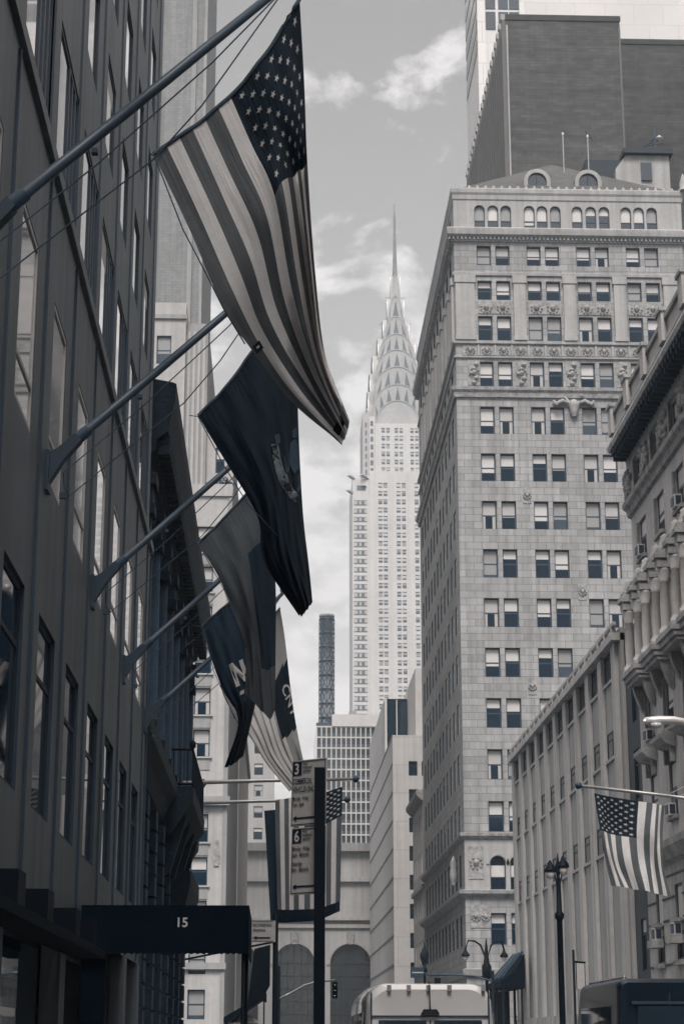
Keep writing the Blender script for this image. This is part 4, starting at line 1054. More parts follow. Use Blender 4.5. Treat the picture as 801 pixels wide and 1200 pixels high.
for c in cen:
    m=MB(); pts=[(15.5,c-.72,16.2),(15.5,c+.72,16.2)]+[(15.5,c+.72*math.cos(math.pi*q/n),19.7+.72*math.sin(math.pi*q/n)) for q in range(n+1)]
    m.face(pts,'glass_dark'); m.box(15.42,15.49,c-.04,c+.04,16.2,20.4,'dark_frame'); m.box(15.42,15.49,c-.72,c+.72,18.4,18.5,'dark_frame'); m.build('arched_window',T)
    m=MB()
    for q in range(n):
        f=lambda r,a,x:(x,c-r*math.cos(a),19.7+r*math.sin(a)); a0,a1=math.pi*q/n,math.pi*(q+1)/n
        m.face([f(.74,a0,14.86),f(.74,a1,14.86),f(1.0,a1,14.86),f(1.0,a0,14.86)],'stucco_trim'); m.face([f(1.0,a0,14.86),f(1.0,a1,14.86),f(1.0,a1,15),f(1.0,a0,15)],'stucco_trim'); m.face([f(.74,a0,14.86),f(.74,a1,14.86),f(.74,a1,15.1),f(.74,a0,15.1)],'stucco_trim')
    m.build('archivolt',T)
    for s_ in (-1,1):                                  # free columns with caps and entablature blocks
        y=c+s_*1.02
        m=MB(); m._lathe((14.45,y,16.35),[(.26,0),(.26,.14),(.2,.2),(.18,.3),(.19,1.0),(.155,1.95),(.2,2.0),(.17,2.06),(.28,2.4),(.29,2.5)],'stucco',14); m.build('column',T)
        m=MB(); m.box(14.18,14.98,y-.3,y+.3,18.86,19.2,'stucco_trim'); m.box(14.08,14.98,y-.38,y+.38,19.2,19.4,'stucco_trim'); m.box(14.2,14.98,y-.3,y+.3,19.4,19.6,'stucco_trim')
        m._lathe((14.55,y,19.6),[(.22,0),(.26,.15),(.16,.4),(.18,.5),(.02,.62)],'stucco',10); m.prism([(14.9,y-.3,19.6),(14.6,y-.3,19.6),(14.9,y-.3,20.3)],(0,.6,0),'stucco'); m.build('entablature',T)
    m=MB(); m.box(14.12,14.98,c-1.42,c+1.42,16.02,16.22,'stucco_trim'); m.box(14.22,14.98,c-1.36,c+1.36,15.82,16.02,'stucco_trim'); m.box(14.34,14.98,c-1.3,c+1.3,15.66,15.82,'stucco_trim')
    for y in (c-1.02,c+1.02):
        m.box(14.18,14.8,y-.3,y+.3,16.22,16.36,'stucco'); m.prism([(14.98,y-.17,14.55),(14.82,y-.17,14.7),(14.6,y-.17,15.25),(14.5,y-.17,15.66),(14.98,y-.17,15.66)],(0,.34,0),'stucco_trim')
    m.build('balcony',T)
    m=MB(); m.prism([(14.98,c-.9,12.4),(14.6,c-.9,12.55),(14.4,c-.9,12.75),(14.38,c-.9,12.9),(14.98,c-.9,13.05)],(0,1.8,0),'stucco_trim'); m.box(14.8,14.98,c-.7,c-.5,11.9,12.45,'stucco_trim'); m.box(14.8,14.98,c+.5,c+.7,11.9,12.45,'stucco_trim'); m.build('window_hood',T)
    for z,h in ((13.1,.15),(20.8,.15),(9.75,.15),(4.42,.18)): m=MB(); m.box(14.82,14.985,c-.75,c+.75,z,z+h,'stucco_trim'); m.build('sill',T)
    for z0,z1 in ((20.96,22.6),(13.26,15.3)):
        for q in (.73,): m=MB(); m.box(14.9,14.985,c+q,c+q+.16,z0,z1,'stucco_trim'); m.build('window_surround',T)
    m=MB(); m.box(14.86,14.985,c+.75,c+2.9,23.8,25.4,'carved_stone')          # carved attic panel
    for q in range(16): m._lathe((14.84,c+1.82+random.uniform(-.75,.75),24.0+1.2*random.random()),[(.02,-.16),(.14,-.06),(.17,.06),(.02,.2)],'stucco_trim',6)
    m._lathe((14.84,c+1.82,24.3),[(.05,0),(.16,.12),(.15,.5),(.08,.58),(.1,.75),(.02,.85)],'stucco',8); m.build('carved_panel',T)
for c,z in ((74.55,13.3),(74.55,20.95),(67.23,20.95),(74.55,5.5),(70.89,5.5),(70.89,9.9),(67.23,9.9)):
    m=MB(); m.box(14.70,14.99,c-.32,c+.3,z,z+.46,'light_metal'); m.box(14.67,14.70,c-.25,c+.2,z+.06,z+.4,'dark_frame'); m.box(14.75,14.95,c-.345,c-.322,z+.06,z+.4,'dark_frame')
    if z<6: m.box(14.55,14.99,c-.55,c+.55,z-.3,z-.01,'stucco_trim'); m.box(14.7,14.99,c-.4,c+.4,z+.47,z+.62,'stucco_trim')
    m.build('air_conditioner',T)
m=MB(); pr=[(15,25.35),(14.85,25.4),(14.8,25.7),(14.6,25.8),(14.6,26.02),(14.08,26.05),(14.04,26.25),(14.12,26.5),(14.2,26.62),(15,26.75)]
m.prism([(x,Y0,z) for x,z in pr],(0,Y1-Y0-.25,0),'stucco_trim')
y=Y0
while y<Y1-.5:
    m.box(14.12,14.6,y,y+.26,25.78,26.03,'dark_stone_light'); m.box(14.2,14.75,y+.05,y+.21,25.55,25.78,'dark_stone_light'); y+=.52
m.build('cornice',T)
m=MB(); m.box(14.25,14.5,Y0,Y1-.3,26.78,26.95,'stucco'); m.box(14.22,14.55,Y0,Y1-.3,27.62,27.8,'stucco_trim'); m.box(14.34,14.42,Y0,Y1-.3,26.95,27.62,'stucco')
for c in cen: m.box(14.12,14.6,c+1.4,c+2.1,26.78,27.95,'stucco'); m.box(14.05,14.65,c+1.32,c+2.18,27.95,28.1,'stucco_trim')
m.build('parapet',T)
m=MB(); m.prism([(x,Y0,z) for x,z in ((15,23.2),(14.85,23.25),(14.8,23.5),(14.65,23.6),(14.62,23.8),(15,23.85))],(0,Y1-Y0,0),'carved_stone'); m.build('belt_course',T); m=MB()
m.prism([(x,Y0,z) for x,z in ((15,8.2),(14.75,8.3),(14.5,8.7),(14.48,8.95),(15,9.05))],(0,Y1-Y0,0),'stucco_trim'); m.build('belt_course',T)
m=MB(); z=1.2
while z<8: 
    segs=[(Y0,Y1)] if not 4.3<z<7.6 else [(a+.7,b-.7) for a,b in zip([Y0-.6]+sorted(cen),sorted(cen)+[Y1+.6])]
    for a,b in segs: m.box(14.96,14.995,a,b,z,z+.07,'slate_dark')
    z+=.82
m.build('rustication_joint',T)
wn.finish()
T=thing('added_shade_block','added unseen plain block on the right, put in to shade the street','building',(15,0,0))  # out of view, added to shade the street and left wall
mb=MB(); shell(mb,15,40,-60,50,.13,24,'concrete','lrbtf'); mb.build('wall',T)
m=MB()
for k in range(15):
    for z in range(4,22,4): m.box(14.97,15.0,-55+7*k,-52+7*k,z,z+2.2,'glass_dark')
m.build('window',T)['kind']='stuff'
# ================================================================== flags on level poles
def level_pole(label,p0,p1,r,name='flagpole',group=None):
    t=thing(name,label,'flagpole',p0,group)
    m=MB(); m.tube([p0,p0.lerp(p1,.5)+V((0,0,.02)),p1],[r,r*.9,r*.75],'grey_metal',10); m.build('pole',t)
    m=MB(); d=(p1-p0).normalized(); m.tube([p1,p1+d*.06,p1+d*.16,p1+d*.22],[r*.8,r*1.7,r*1.7,.01],'dark_frame',8); m.build('finial',t)
    m=MB(); m.tube([p0-d*.05,p0+d*.25],[r*2.6,r*1.6],'dark_frame',10); m.build('bracket',t); return t
p0=at(228,918,62); p0.x=-3.35; level_pole('upper level flagpole crossing behind the parking sign, nearer the street centre',p0,at(413,913,62),.07)
p0=at(232,942,63); p0.x=-3.35; level_pole('lower level flagpole of the pair behind the parking sign',p0,at(403,937,63),.065)
T=thing('striped_flag','flag with stars and stripes hanging straight down behind the parking sign','flag',at(360,925,62))
c=Cloth([[(322,938,-.05),(346,934,-.05),(374,930,-.05),(401,922,-.05)],[(323,985,-.05),(346,983,-.1),(374,980,0),(400,968,.05)],[(325,1066,-.1),(346,1066,-.1),(374,1064,0),(398.5,1056,.1)]],62,.06,2.5,.7)
us_mesh(c,65,40,.03,.017).build('cloth',T)
T=thing('plain_flag','dark cloth on the lower level pole, standing for fold shadows behind the striped flag','flag',at(340,945,63))  # dark sheet put where the striped flag's folds are in shadow
c=Cloth([[(309.5,950,0),(340,947,0),(372,943,0),(400,939,0)],[(313,1010,0),(340,1010,0),(372,1005,0),(399,1000,0)],[(317,1081,0),(340,1081,0),(372,1078,0),(398,1068,.05)]],63,.05,2.2,1.4)
c.mesh(40,40,lambda a,t:'flag_charcoal').build('cloth',T)
p1=at(681,921,60); p0=V((15.0,60,p1.z-.62)); t=level_pole('level flagpole sticking out of the ornate facade at right',p0,p1,.065)
m=MB(); m.tube([V((15,60.02,p1.z+.9)),V((12.6,60.02,p1.z-.22))],.02,'light_metal',5); m.tube([V((15,60.02,p1.z+.35)),V((12.9,60.02,p1.z-.3))],.02,'light_metal',5); m.build('stay_rod',t)
T=thing('striped_flag','flag with stars and stripes waving from the level pole at right','flag',at(740,935,60))
c=Cloth([[(778,944,0),(762,941,.05),(722,935,-.1),(695.5,929.5,0)],[(776,978,.1),(759,977,-.1),(722,972,.1),(701,966,0)],[(777,1012,-.1),(760,1012,.15),(726,1008,-.05),(708,1003,.1)],[(785,1052,.15),(765,1046,-.05),(738,1041,.1),(716,1038,0)]],60,.10,2.6,.2)
us_mesh(c,78,48,.028,.017).build('cloth',T)
# ================================================================== signs and poles on the left kerb
def sign_text(m,P,t,x,y,size,k='sign_ink',cond=.8,width=None):
    vs,fs,w=text2d(t)
    if width: cond=width/(w*size)
    m.grid([P(x+a*size*cond,y+b*size) for a,b in vs],fs,k); return w*size*cond
T=thing('parking_sign','nearest street sign pole with two stacked metered parking signs','sign',(.29,12.85,0))
m=MB(); m.box(.29-.037,.29+.037,12.80,12.874,.13,3.46,'black_metal'); m.box(.24,.34,12.76,12.9,.13,.2,'black_metal'); m.build('post',T)
a=at(342.5,892,13.1); b=V((a.x+.235,12.915,0)); ux=V((b.x-a.x,b.y-13.1,0)); wv=ux.length; ux=ux/wv; nv=V((ux.y,-ux.x,0)); lean=.0
def plate(z1,h,big,lines,par):
    m=MB()
    P=lambda x,y,d=.006:V((a.x,13.1,z1))+ux*(x)+V((0,0,y-0))+nv*d-ux*(.10*(-y))*.28
    Q=[P(0,0,0),P(wv,0,0),P(wv,-h,0),P(0,-h,0)]
    m.prism(Q,tuple(-nv*.006),'sign_face')
    F_=lambda x0,y0,x1,y1,k,d=.004:m.face([P(x0,y0,d),P(x1,y0,d),P(x1,y1,d),P(x0,y1,d)],k)
    for (x0,y0,x1,y1) in ((.008,-.008,wv-.008,-.014),(.008,-h+.014,wv-.008,-h+.008),(.008,-.008,.013,-h+.008),(wv-.013,-.008,wv-.008,-h+.008)): F_(x0,y0,x1,y1,'sign_ink')
    F_(.013,-.014,.088,-.105,'sign_ink'); sign_text(m,P,big,.028,-.095,.105,'blind',.85)
    for i,t in enumerate(('hour','metered','parking')): sign_text(m,P,t,.098,-.036-.027*i,.034,cond=.68)
    for t,x,y,s,cd in lines: sign_text(m,P,t,x,y,s,width=cd)
    y=-h+.055; F_(.05,y+.006,wv-.05,y-.006,'sign_ink'); m.face([P(.02,y),P(.055,y+.018),P(.055,y-.018)],'sign_ink')
    m.build('sign_plate',par)
plate(a.z,.455,'3',(('COMMERCIAL',.016,-.165,.055,.168),('VEHICLES ONLY',.016,-.222,.055,.2),('Monday - Friday',.016,-.277,.040,.142),('7am - 6pm',.016,-.318,.040,.1)),T)
plate(a.z-.465,.455,'6',(('Monday - Friday',.016,-.157,.040,.146),('6pm - Midnight',.016,-.198,.040,.142),('Saturday',.016,-.258,.040,.085),('8am - Midnight',.016,-.299,.040,.142)),T)
T=thing('parking_sign','slim dark sign pole with a small NO PARKING Anytime sign beside the entrance canopy','sign',(0,30,0))
pc=at(323,1075,30); pc.x-=.0
m=MB(); m.tube([(pc.x,30,.13),(pc.x,30,pc.z+.05)],.042,'black_metal',8); m.build('post',T)
A=at(295,1079,29.95); B=at(318,1104,29.95); w=B.x-A.x; h=A.z-B.z
m=MB(); m.box(A.x,A.x+w+.06,29.93,29.95,B.z,A.z,'sign_face'); Pf=lambda x,y:V((A.x+x,29.924,A.z+y))
for (x0,y0,x1,y1) in ((.01,-.01,w+.03,-.018),(.01,-h+.018,w+.03,-h+.01)): m.face([Pf(x0,y0),Pf(x1,y0),Pf(x1,y1),Pf(x0,y1)],'sign_ink')
sign_text(m,Pf,'NO PARKING',.02,-.09,.066,cond=.74); sign_text(m,Pf,'Anytime',.02,-.165,.07)
m.face([Pf(.07,-h+.075),Pf(w-.02,-h+.075),Pf(w-.02,-h+.05),Pf(.07,-h+.05)],'sign_ink'); m.face([Pf(.02,-h+.0625),Pf(.08,-h+.095),Pf(.08,-h+.03)],'sign_ink'); m.build('sign_plate',T)
# traffic signal with curved mast arm
T=thing('traffic_signal','thin curved mast arm with a small hanging traffic signal behind the parking sign pole','traffic light',(.1,72,0))
m=MB(); m.tube([(.1,72,.13),(.1,72,4.4)],[.09,.07],'black_metal',8); m.build('post',T)
m=MB(); m.tube([(.1,72,3.2)]+[at(u,v,72) for u,v in ((342,1163),(356,1155),(370,1150.5),(393,1148.5))],.045,'grey_metal',6); m.build('mast_arm',T)
q=at(392,1150,72); m=MB(); m.box(q.x-.10,q.x+.10,71.85,72.15,q.z-.62,q.z-.03,'black_metal'); m.build('signal_head',T)
m=MB(); 
for i in range(3): m._lathe((q.x,71.84,q.z-.13-.19*i),[(.06,-.02),(.07,0)],'glass_dark',10)
m.build('lens',T)
# vendor umbrella
q=at(287,1192,92); T=thing('umbrella','small white vendor umbrella low under the entrance canopy','umbrella',(q.x,92,.13))
m=MB(); n=8; top=V((q.x,92,q.z+.1)); R_=.72
for i in range(n):
    a0,a1=2*math.pi*i/n,2*math.pi*(i+1)/n
    for (r0,z0),(r1,z1) in (((0.02,0),(.42,-.12)),((.42,-.12),(.72,-.36))):
        m.face([top+V((r0*math.cos(a0),r0*math.sin(a0),z0)),top+V((r1*math.cos(a0),r1*math.sin(a0),z1)),top+V((r1*math.cos(a1),r1*math.sin(a1),z1)),top+V((r0*math.cos(a1),r0*math.sin(a1),z0))],'white_cloth')
m.build('cover',T); m=MB(); m.tube([(q.x,92,.13),(q.x,92,top.z+.08)],.02,'grey_metal',6); m.build('pole',T)
T=thing('shop_awning','dark sloping shop awning at street level beyond the entrance canopy','awning',(-3,80,2.5))
m=MB(); a,b=at(312,1163,88),at(262,1192,88)
m.prism([(b.x,88,b.z),(a.x,88,a.z),(a.x,88,a.z-.35),(a.x-.2,88,a.z-.3),(b.x,88,b.z-.3)],(0,5,0),'canopy_cloth'); m.build('cover',T)
m=MB(); m.tube([(a.x-.1,88.1,.13),(a.x-.1,88.1,a.z-.3)],.04,'black_metal',6); m.tube([(b.x+.1,88.1,.13),(b.x+.1,88.1,b.z-.2)],.04,'black_metal',6); m.build('post',T)
# ================================================================== lamps on the right
def lathe_lamp(m,c,s,k='black_metal'):
    m._lathe(c,[(.03*s,.62*s),(.08*s,.55*s),(.12*s,.42*s),(.28*s,.2*s),(.30*s,.12*s),(.26*s,.08*s)],k,12)
T=thing('street_lamp','tall black twin teardrop street lamp before the ribbed concrete wall','street lamp',(9.85,66,0))
s=66/62; lt=at(653,1012,66); x=lt.x
m=MB(); m._lathe((x,66,.13),[(.28,0),(.28,.5),(.2,.7),(.15,1.1),(.11,1.3),(.10,5.6),(.15,5.65),(.17,5.8),(.1,5.9),(.08,6.9),(.05,7.1),(.11,7.4),(.05,7.6),(.01,7.9)],'black_metal',12); m.build('post',T)
tz=at(653,1030,66).z; m=MB()
for sx in (-1,1): m.tube([(x,66,tz-.35),(x+sx*.16,66,tz+.25),(x+sx*.3,66,tz+.62),(x+sx*.36,66,tz+.5)],.03,'black_metal',6)
m.build('bracket',T)
for dx,zz in ((-.27,1006),(.18,1001)):
    cz=at(653,zz+18,66).z; m=MB(); lathe_lamp(m,(x+dx*1.0,66,cz),.75); lh=m.build('lamp_hood',T)
    m=MB(); m._lathe((x+dx,66,cz-.28),[(.02,.08),(.12,.14),(.16,.26),(.16,.36)],'lamp_glass',12); m.build('globe',lh)
T=thing('street_lamp','black crook lamp with two curved arms at the foot of the stone tower','street lamp',(13.7,125,0))
q=at(569.5,1120,125); x=q.x
m=MB(); m._lathe((x,125,.13),[(.3,0),(.3,.6),(.16,1),(.12,1.3),(.11,5.4),(.3,5.6),(.32,6.3),(.2,6.5),(.14,7.0),(.05,7.9),(.01,8.1)],'black_metal',10); m.build('post',T)
for u,v,u2 in ((545,1112,556),(590,1113,581)):
    e=at(u,v,125); t_=at(u2,1103,125); m=MB(); m.tube([(x,125,q.z-.3),(x*.5+t_.x*.5,125,t_.z-.25),t_,(e.x*.7+t_.x*.3,125,t_.z+.05),e],.07,'black_metal',6); m.build('arm',T)
    m=MB(); lathe_lamp(m,(e.x,125,e.z-.55),.95); lh=m.build('lamp_hood',T); m=MB(); m._lathe((e.x,125,e.z-.72),[(.02,0),(.14,.06),(.2,.26)],'lamp_glass',10); m.build('globe',lh)
T=thing('street_lamp','short black lantern lamp post just above the white van roof','street lamp',(9.9,125,0))
q=at(497,1125,125); x=q.x
m=MB(); m._lathe((x,125,.13),[(.22,0),(.2,.6),(.1,.9),(.08,q.z-1.0),(.2,q.z-.8),(.06,q.z-.4)],'black_metal',10); m.build('post',T)
m=MB(); m._lathe((x,125,q.z-.4),[(.1,0),(.26,.4),(.3,.75),(.2,.95),(.08,1.2),(.02,1.5)],'black_metal',8); m.build('lantern',T)
T=thing('street_lamp','grey cobra head street lamp reaching in from the right edge','street lamp',(9.95,36,0))
a=at(753,845,36); z=a.z
m=MB(); m.tube([(9.95,36,.13),(9.95,36,z-.3)],[.13,.09],'grey_metal',10); m.build('post',T)
m=MB(); m.tube([(9.95,36,z-.5),(9.3,36,z-.06),(8.0,36,z+.02)],.035,'grey_metal',8); m.tube([(9.95,36,z-.9),(9.2,36,z-.14),(8.0,36,z-.09)],.03,'grey_metal',8); m.build('arm',T)
m=MB(); m.tube([(a.x,36,z-.01),(a.x+.05,36,z),(a.x+.3,36,z+.02),(a.x+.6,36,z+.02),(a.x+.82,36,z-.01),(a.x+.95,36,z-.03)],[.03,.075,.085,.08,.06,.045],'light_metal',12); hd=m.build('lamp_head',T)
m=MB(); m._lathe((a.x+.24,36,z-.17),[(.02,.02),(.10,.05),(.12,.12)],'lamp_glass',12); m.build('refractor',hd)
T=thing('sign_post','slim dark post with an edge on framed street sign behind the parked box truck','sign',(9.8,58,0))
q=at(671,1113,58); m=MB(); m.tube([(q.x,58,.13),(q.x,58,q.z)],.04,'black_metal',6); m.tube([(q.x,58,q.z-.35),(q.x+.36,58,q.z-.38)],.03,'black_metal',5); m.build('post',T)
m=MB(); m.box(q.x+.08,q.x+.32,57.98,58.0,q.z-1.15,q.z-.4,'sign_face'); m.box(q.x+.06,q.x+.08,57.97,58.01,q.z-1.17,q.z-.38,'black_metal'); m.box(q.x+.32,q.x+.34,57.97,58.01,q.z-1.17,q.z-.38,'black_metal'); m.build('sign_plate',T)
T=thing('traffic_signal','long thin mast arm with signs over the road behind the white van','traffic light',(13.0,112,0))
a,b=at(503,1143,112),at(577,1150,112)
m=MB(); m.tube([(b.x,112,.13),(b.x,112,b.z+.6)],[.12,.09],'black_metal',8); m.build('post',T)
m=MB(); m.tube([(b.x,112,b.z),at(556,1144,112),at(530,1142,112),a],.06,'dark_frame',6); m.build('mast_arm',T)
m=MB(); q=at(489,1140,112); m.box(q.x-.35,q.x+.35,111.9,112.0,q.z-.25,q.z+.3,'dark_frame'); m.box(q.x-.33,q.x+.33,111.88,111.895,q.z-.02,q.z+.04,'sign_face'); m.tube([a,(q.x+.3,112,q.z)],.05,'dark_frame',5); m.build('street_sign',T)
m=MB(); q=at(512,1146,112); m.box(q.x-.18,q.x+.18,111.8,112.1,q.z-1.1,q.z,'black_metal'); m.build('signal_head',T)
T=thing('sidewalk_shed','dark scaffold shed with slanting braces at the foot of the stone tower','scaffold',(14,116,0))
m=MB(); a=at(577,1152,116); b=at(606,1118,112)
m.prism([(a.x,112,a.z),(a.x+.9,112,a.z+.6),(b.x+.4,112,b.z),(b.x+.4,112,a.z-.4),(a.x,112,a.z-.35)],(0,7,0),'canopy_cloth'); m.build('roof',T)
for i in range(4): m=MB(); m.tube([(a.x+.1,112+2*i,a.z+.2),(b.x+.3,112+1.5*i,b.z+.15)],.07,'dark_frame',5); m.build('brace',T)
for i in range(3):
    m=MB(); m.tube([(a.x+.15,112.1+3.3*i,.13),(a.x+.15,112.1+3.3*i,a.z)],.07,'black_metal',6); m.tube([(b.x+.2,112.1+3.3*i,.13),(b.x+.2,112.1+3.3*i,b.z-.2)],.07,'black_metal',6); m.build('post',T)
m=MB(); m.box(a.x+.3,b.x+.3,118.9,119,.2,a.z-.4,'slate_dark'); m.build('hoarding',T)
# ================================================================== vehicles
def rrect(hw,z0,z1,r,n=5,top=1.0,tuck=.0):             # rounded body section, narrower towards the roof
    pts=[]
    for cx,cz,a0,rr in ((hw*top-r,z1-r,0,r),(-(hw*top-r),z1-r,90,r)):
        for i in range(n+1):
            a=R(a0+90*i/n); pts.append((cx+rr*math.cos(a),cz+rr*math.sin(a)))
    pts+=[(-hw,z0+(z1-z0)*.35),(-hw,z0+.1),(-hw+.1,z0),(hw-.1,z0),(hw,z0+.1),(hw,z0+(z1-z0)*.35)]
    return pts
def loft(m,cx,secs,k):
    n=len(secs[0][1]); vs=[(cx+x,y,z) for y,s in secs for x,z in s]; fs=[]
    for i in range(len(secs)-1):
        for j in range(n): fs.append((i*n+j,i*n+(j+1)%n,(i+1)*n+(j+1)%n,(i+1)*n+j))
    fs.append(tuple(range(n))); fs.append(tuple((len(secs)-1)*n+j for j in range(n)))
    m.grid(vs,fs,k,True)
def wheel(T,x,y,r=.36,w=.24,out=1):
    m=MB(); n=20
    vs=[];fs=[]
    prof=[(r*.6,-w/2),(r*.95,-w/2),(r,-w*.3),(r,w*.3),(r*.95,w/2),(r*.6,w/2)]
    for rr,d in prof:
        for j in range(n): t=2*math.pi*j/n; vs.append((x+d,y+rr*math.cos(t),r+rr*math.sin(t)))
    for i in range(len(prof)-1):
        for j in range(n): fs.append((i*n+j,i*n+(j+1)%n,(i+1)*n+(j+1)%n,(i+1)*n+j))
    m.grid(vs,fs,'rubber',True); wv_=m.build('wheel',T)
    m=MB(); vs=[(x+out*w*.38,y+r*.6*math.cos(2*math.pi*j/n),r+r*.6*math.sin(2*math.pi*j/n)) for j in range(n)]; m.face(vs,'grey_metal'); m.tube([(x+out*w*.3,y,r),(x+out*w*.45,y,r)],.09,'chrome',8); m.build('rim',wv_)
def smooth_by_angle(o):
    try:
        o.data.polygons.foreach_set('use_smooth',[True]*len(o.data.polygons))
        md=o.modifiers.new('bevel','BEVEL'); md.width=.03; md.segments=2; md.limit_method='ANGLE'; md.angle_limit=R(50); md.harden_normals=False
    except Exception: pass
a=at(425,1152,29.5); b=at(581,1152,29.5); cx=(a.x+b.x)/2; hw=(b.x-a.x)/2+.02; zt=a.z
T=thing('van','white high roof van seen from behind in the middle of the street','van',(cx,32.3,0))
m=MB(); secs=[]
for y,f,zz,tp in ((29.5,.955,zt-.10,.90),(29.56,.985,zt-.03,.915),(29.75,1.0,zt+.0,.93),(32.5,1.0,zt+.04,.935),(35.2,1.0,zt,.935),(35.7,.99,zt-.15,.9),(36.5,.97,1.45,.93),(37.1,.95,1.2,.95),(37.3,.9,1.0,.95)):
    secs.append((y,rrect(hw*f,.38,zz,.32 if zz>1.6 else .1,7,tp)))
loft(m,cx,secs,'van_paint'); o=m.build('body',T); smooth_by_angle(o)
m=MB()
for s_ in (-1,1):                                      # pair of rear door windows
    x0,x1=cx+s_*.06,cx+s_*(hw*.8)
    m.prism([(x0,29.47,1.25),(x1,29.47,1.25),(x1-s_*.05,29.455,1.98),(x0,29.455,1.98)],(0,.05,0),'glass_dark')
m.build('rear_window',T)
m=MB(); 
m.box(cx-.01,cx+.01,29.48,29.5,.6,zt-.55,'sign_ink')
for s_ in (-1,1): m.box(cx+s_*hw*.86-.012,cx+s_*hw*.86+.012,29.475,29.5,.6,zt-.14,'dark_frame')
m.box(cx-hw*.86,cx+hw*.86,29.47,29.5,2.03,2.05,'dark_frame'); m.build('door_seam',T)
m=MB()
for s_ in (-1,1):
    for y0,y1 in ((29.85,31.4),(31.55,33.4),(33.55,35.4)):
        x=cx+s_*(hw*.985); xt=cx+s_*(hw*.955)
        m.prism([(x,y0,1.35),(x,y1,1.35),(xt,y1-.08,2.1),(xt,y0+.03,2.1)],(s_*.02,0,0),'glass_dark')
m.build('side_window',T)
for xx in (-.62,-.32,-.02,.3,.82):
    m=MB(); m.box(cx+xx-.03,cx+xx+.03,29.44,29.56,zt-.12,zt-.03,'grey_metal'); m.build('roof_clip',T)
m=MB(); m.prism([(cx-.14,29.40,2.07),(cx+.14,29.40,2.07),(cx+.10,29.42,2.14),(cx-.10,29.42,2.14)],(0,.1,0),'black_metal'); m.tube([(cx+.0,29.42,2.1),(cx-.02,29.38,2.55)],[.012,.005],'black_metal',5); m.build('antenna',T)
for s_ in (-1,1):
    m=MB(); m.box(cx+s_*hw*.88,cx+s_*hw*.97,29.44,29.6,.9,1.6,'red_lens'); m.build('tail_light',T)
m=MB(); m.box(cx-hw*.95,cx+hw*.95,29.35,29.6,.38,.62,'black_metal'); m.build('bumper',T)
m=MB(); m.box(cx-.26,cx+.26,29.46,29.48,.75,.9,'sign_face'); m.build('number_plate',T)
for y in (30.6,36.1):
    for s_ in (-1,1): wheel(T,cx+s_*(hw-.14),y,.36,.24,s_)
# dark box truck at the right kerb
a=at(722,1146,40); cx=a.x+1.08; hw=1.08; zt=a.z
T=thing('box_truck','dark glossy box truck parked at the right kerb with bright roof edge','truck',(cx,43,0))
m=MB(); secs=[]
for y,f,zz in ((40,.955,zt-.10),(40.12,.985,zt-.03),(40.4,1,zt),(45.0,1,zt),(45.2,.99,zt-.03),(45.6,.98,zt-.5),(46.4,.96,1.75),(46.9,.92,1.2)):
    secs.append((y,rrect(hw*f,.45,zz,.17 if zz>2 else .12,6,.97)))
loft(m,cx,secs,'truck_paint'); o=m.build('body',T); smooth_by_angle(o)
m=MB(); m.prism([(cx-.72,39.97,1.55),(cx+.72,39.97,1.55),(cx+.68,39.95,2.38),(cx-.68,39.95,2.38)],(0,.06,0),'glass_dark'); m.build('rear_window',T)
m=MB(); m.box(cx-.8,cx+.8,39.93,39.98,2.42,2.48,'dark_frame'); m.box(cx-.012,cx+.012,39.965,40.0,.6,zt-.3,'dark_frame'); m.build('door_seam',T)
for s_ in (-1,1):
    m=MB(); m.tube([(cx+s_*hw*.80,40.3,zt+.03),(cx+s_*hw*.80,44.8,zt+.03)],.03,'chrome',6)
    for y in (40.3,41.8,43.3,44.8): m.box(cx+s_*hw*.8-.03,cx+s_*hw*.8+.03,y-.04,y+.04,zt-.03,zt+.03,'chrome')
    m.build('roof_rail',T)
    m=MB(); m.box(cx+s_*hw*.85,cx+s_*hw*.96,39.94,40.1,.95,1.5,'red_lens'); m.build('tail_light',T)
    m=MB(); x=cx+s_*hw*.985; m.prism([(x,41,1.6),(x,44.9,1.6),(x-s_*.01,44.9,2.4),(x-s_*.01,41,2.4)],(s_*.02,0,0),'glass_dark'); m.build('side_window',T)
m=MB(); m.box(cx-hw*.95,cx+hw*.95,39.85,40.1,.45,.7,'black_metal'); m.build('bumper',T)
for y in (41.0,45.6):
    for s_ in (-1,1): wheel(T,cx+s_*(hw-.15),y,.42,.28,s_)
# ================================================================== AIR, SKY, LIGHT
HAZE=.00027
g=MB(); g.box(-420,420,-120,900,-1.2,326,'haze') if False else None
hm=bpy.data.materials.new('haze'); hm.use_nodes=True; nt=hm.node_tree; nt.nodes.remove(nt.nodes['Principled BSDF'])
pv=nt.nodes.new('ShaderNodeVolumePrincipled'); pv.inputs['Color'].default_value=(.82,.92,1.0,1); pv.inputs['Density'].default_value=HAZE; pv.inputs['Anisotropy'].default_value=.0
nt.links.new(pv.outputs[0],nt.nodes['Material Output'].inputs['Volume']); MT['haze']=hm
g=MB(); g.box(-450,450,-150,900,-1.2,330,'haze'); o=g.build('haze'); o['kind']='stuff'
SEL,SAZ=R(54),R(186)
w=bpy.data.worlds.new('World'); SC.world=w; w.use_nodes=True; nt=w.node_tree; N=nt.nodes; Lk=nt.links
bg=N['Background']; bg.inputs['Strength'].default_value=.1
sk=N.new('ShaderNodeTexSky'); sk.sky_type='NISHITA'; sk.sun_disc=False; sk.sun_elevation=SEL; sk.sun_rotation=SAZ; sk.air_density=1.4; sk.dust_density=3.5
bw=N.new('ShaderNodeRGBToBW'); Lk.new(sk.outputs[0],bw.inputs[0])
def node(t,**k):
    n=N.new(t)
    for a,b in k.items(): setattr(n,a,b)
    return n
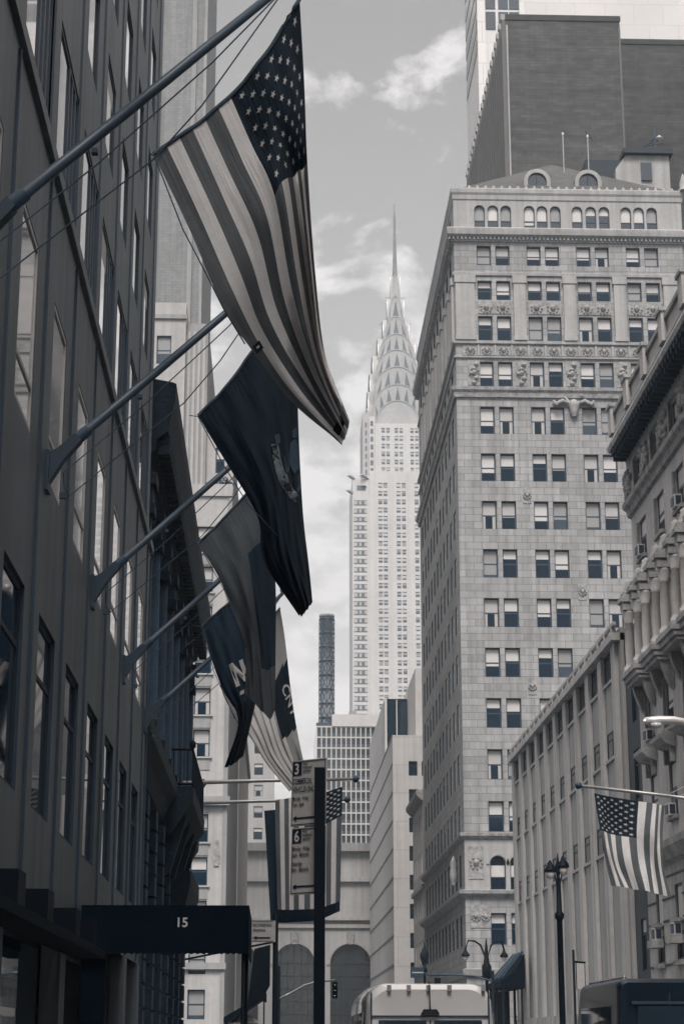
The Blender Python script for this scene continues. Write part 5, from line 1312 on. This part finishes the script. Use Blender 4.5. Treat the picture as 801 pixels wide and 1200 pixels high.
def math_(op,a,b=None,clamp=False):
    n=node('ShaderNodeMath',operation=op,use_clamp=clamp)
    for i,x in enumerate((a,b)):
        if x is None: continue
        if isinstance(x,(int,float)): n.inputs[i].default_value=x
        else: Lk.new(x,n.inputs[i])
    return n.outputs[0]
SKYG,CLOUD=.44,1.98
grey=math_('MULTIPLY',bw.outputs[0],SKYG)
tint_=node('ShaderNodeMix',data_type='RGBA',blend_type='MULTIPLY'); tint_.inputs['Factor'].default_value=1
tint_.inputs['B'].default_value=(1.0,.965,.955,1); Lk.new(grey,tint_.inputs['A'])
tc=node('ShaderNodeTexCoord'); sep=node('ShaderNodeSeparateXYZ'); Lk.new(tc.outputs['Generated'],sep.inputs[0])
mp=node('ShaderNodeMapping'); mp.inputs['Scale'].default_value=(1,1,1.5); mp.inputs['Location'].default_value=(4.1,.8,1.7); Lk.new(tc.outputs['Generated'],mp.inputs[0])
nz=node('ShaderNodeTexNoise'); nz.inputs['Scale'].default_value=13; nz.inputs['Detail'].default_value=9; nz.inputs['Roughness'].default_value=.6; nz.inputs['Distortion'].default_value=.25; Lk.new(mp.outputs[0],nz.inputs['Vector'])
# more cloud low down, thin scraps higher up
th=node('ShaderNodeMapRange'); th.inputs[1].default_value=.315; th.inputs[2].default_value=.365; th.inputs[3].default_value=.41; th.inputs[4].default_value=.545; Lk.new(sep.outputs[2],th.inputs[0])
ov=node('ShaderNodeMapRange'); ov.inputs[1].default_value=.55; ov.inputs[2].default_value=.75; ov.inputs[3].default_value=0; ov.inputs[4].default_value=.25; Lk.new(sep.outputs[2],ov.inputs[0])  # unseen overhead cloud, added and brightened to fill the street with light
d=math_('ADD',math_('SUBTRACT',nz.outputs['Fac'],th.outputs[0]),ov.outputs[0]); cv=math_('MULTIPLY',d,11.0,True)
cm=node('ShaderNodeMix',data_type='RGBA'); Lk.new(cv,cm.inputs['Factor']); Lk.new(tint_.outputs['Result'],cm.inputs['A']); cb=node('ShaderNodeMapRange'); cb.inputs[1].default_value=.5; cb.inputs[2].default_value=.75; cb.inputs[3].default_value=CLOUD; cb.inputs[4].default_value=CLOUD*1.6; Lk.new(sep.outputs[2],cb.inputs[0])
ct=node('ShaderNodeMix',data_type='RGBA',blend_type='MULTIPLY'); ct.inputs['Factor'].default_value=1; ct.inputs['B'].default_value=(1,.965,.955,1); Lk.new(cb.outputs[0],ct.inputs['A']); Lk.new(ct.outputs['Result'],cm.inputs['B'])
Lk.new(cm.outputs['Result'],bg.inputs['Color'])
sl=bpy.data.lights.new('sun','SUN'); sl.energy=1.05; sl.angle=R(22); sl.color=(1,.96,.92); so=bpy.data.objects.new('sun',sl); COL.objects.link(so)
sd_=V((math.sin(SAZ)*math.cos(SEL),math.cos(SAZ)*math.cos(SEL),math.sin(SEL))); so.rotation_euler=sd_.to_track_quat('Z','Y').to_euler(); so.location=(30,-40,120)
SC.view_settings.view_transform='Standard'; SC.view_settings.look='None'; SC.view_settings.exposure=2.15; SC.view_settings.gamma=1
SC.cycles.use_denoising=True
SC.cycles.max_bounces=6; SC.cycles.volume_bounces=0; SC.cycles.diffuse_bounces=4; SC.cycles.transmission_bounces=3
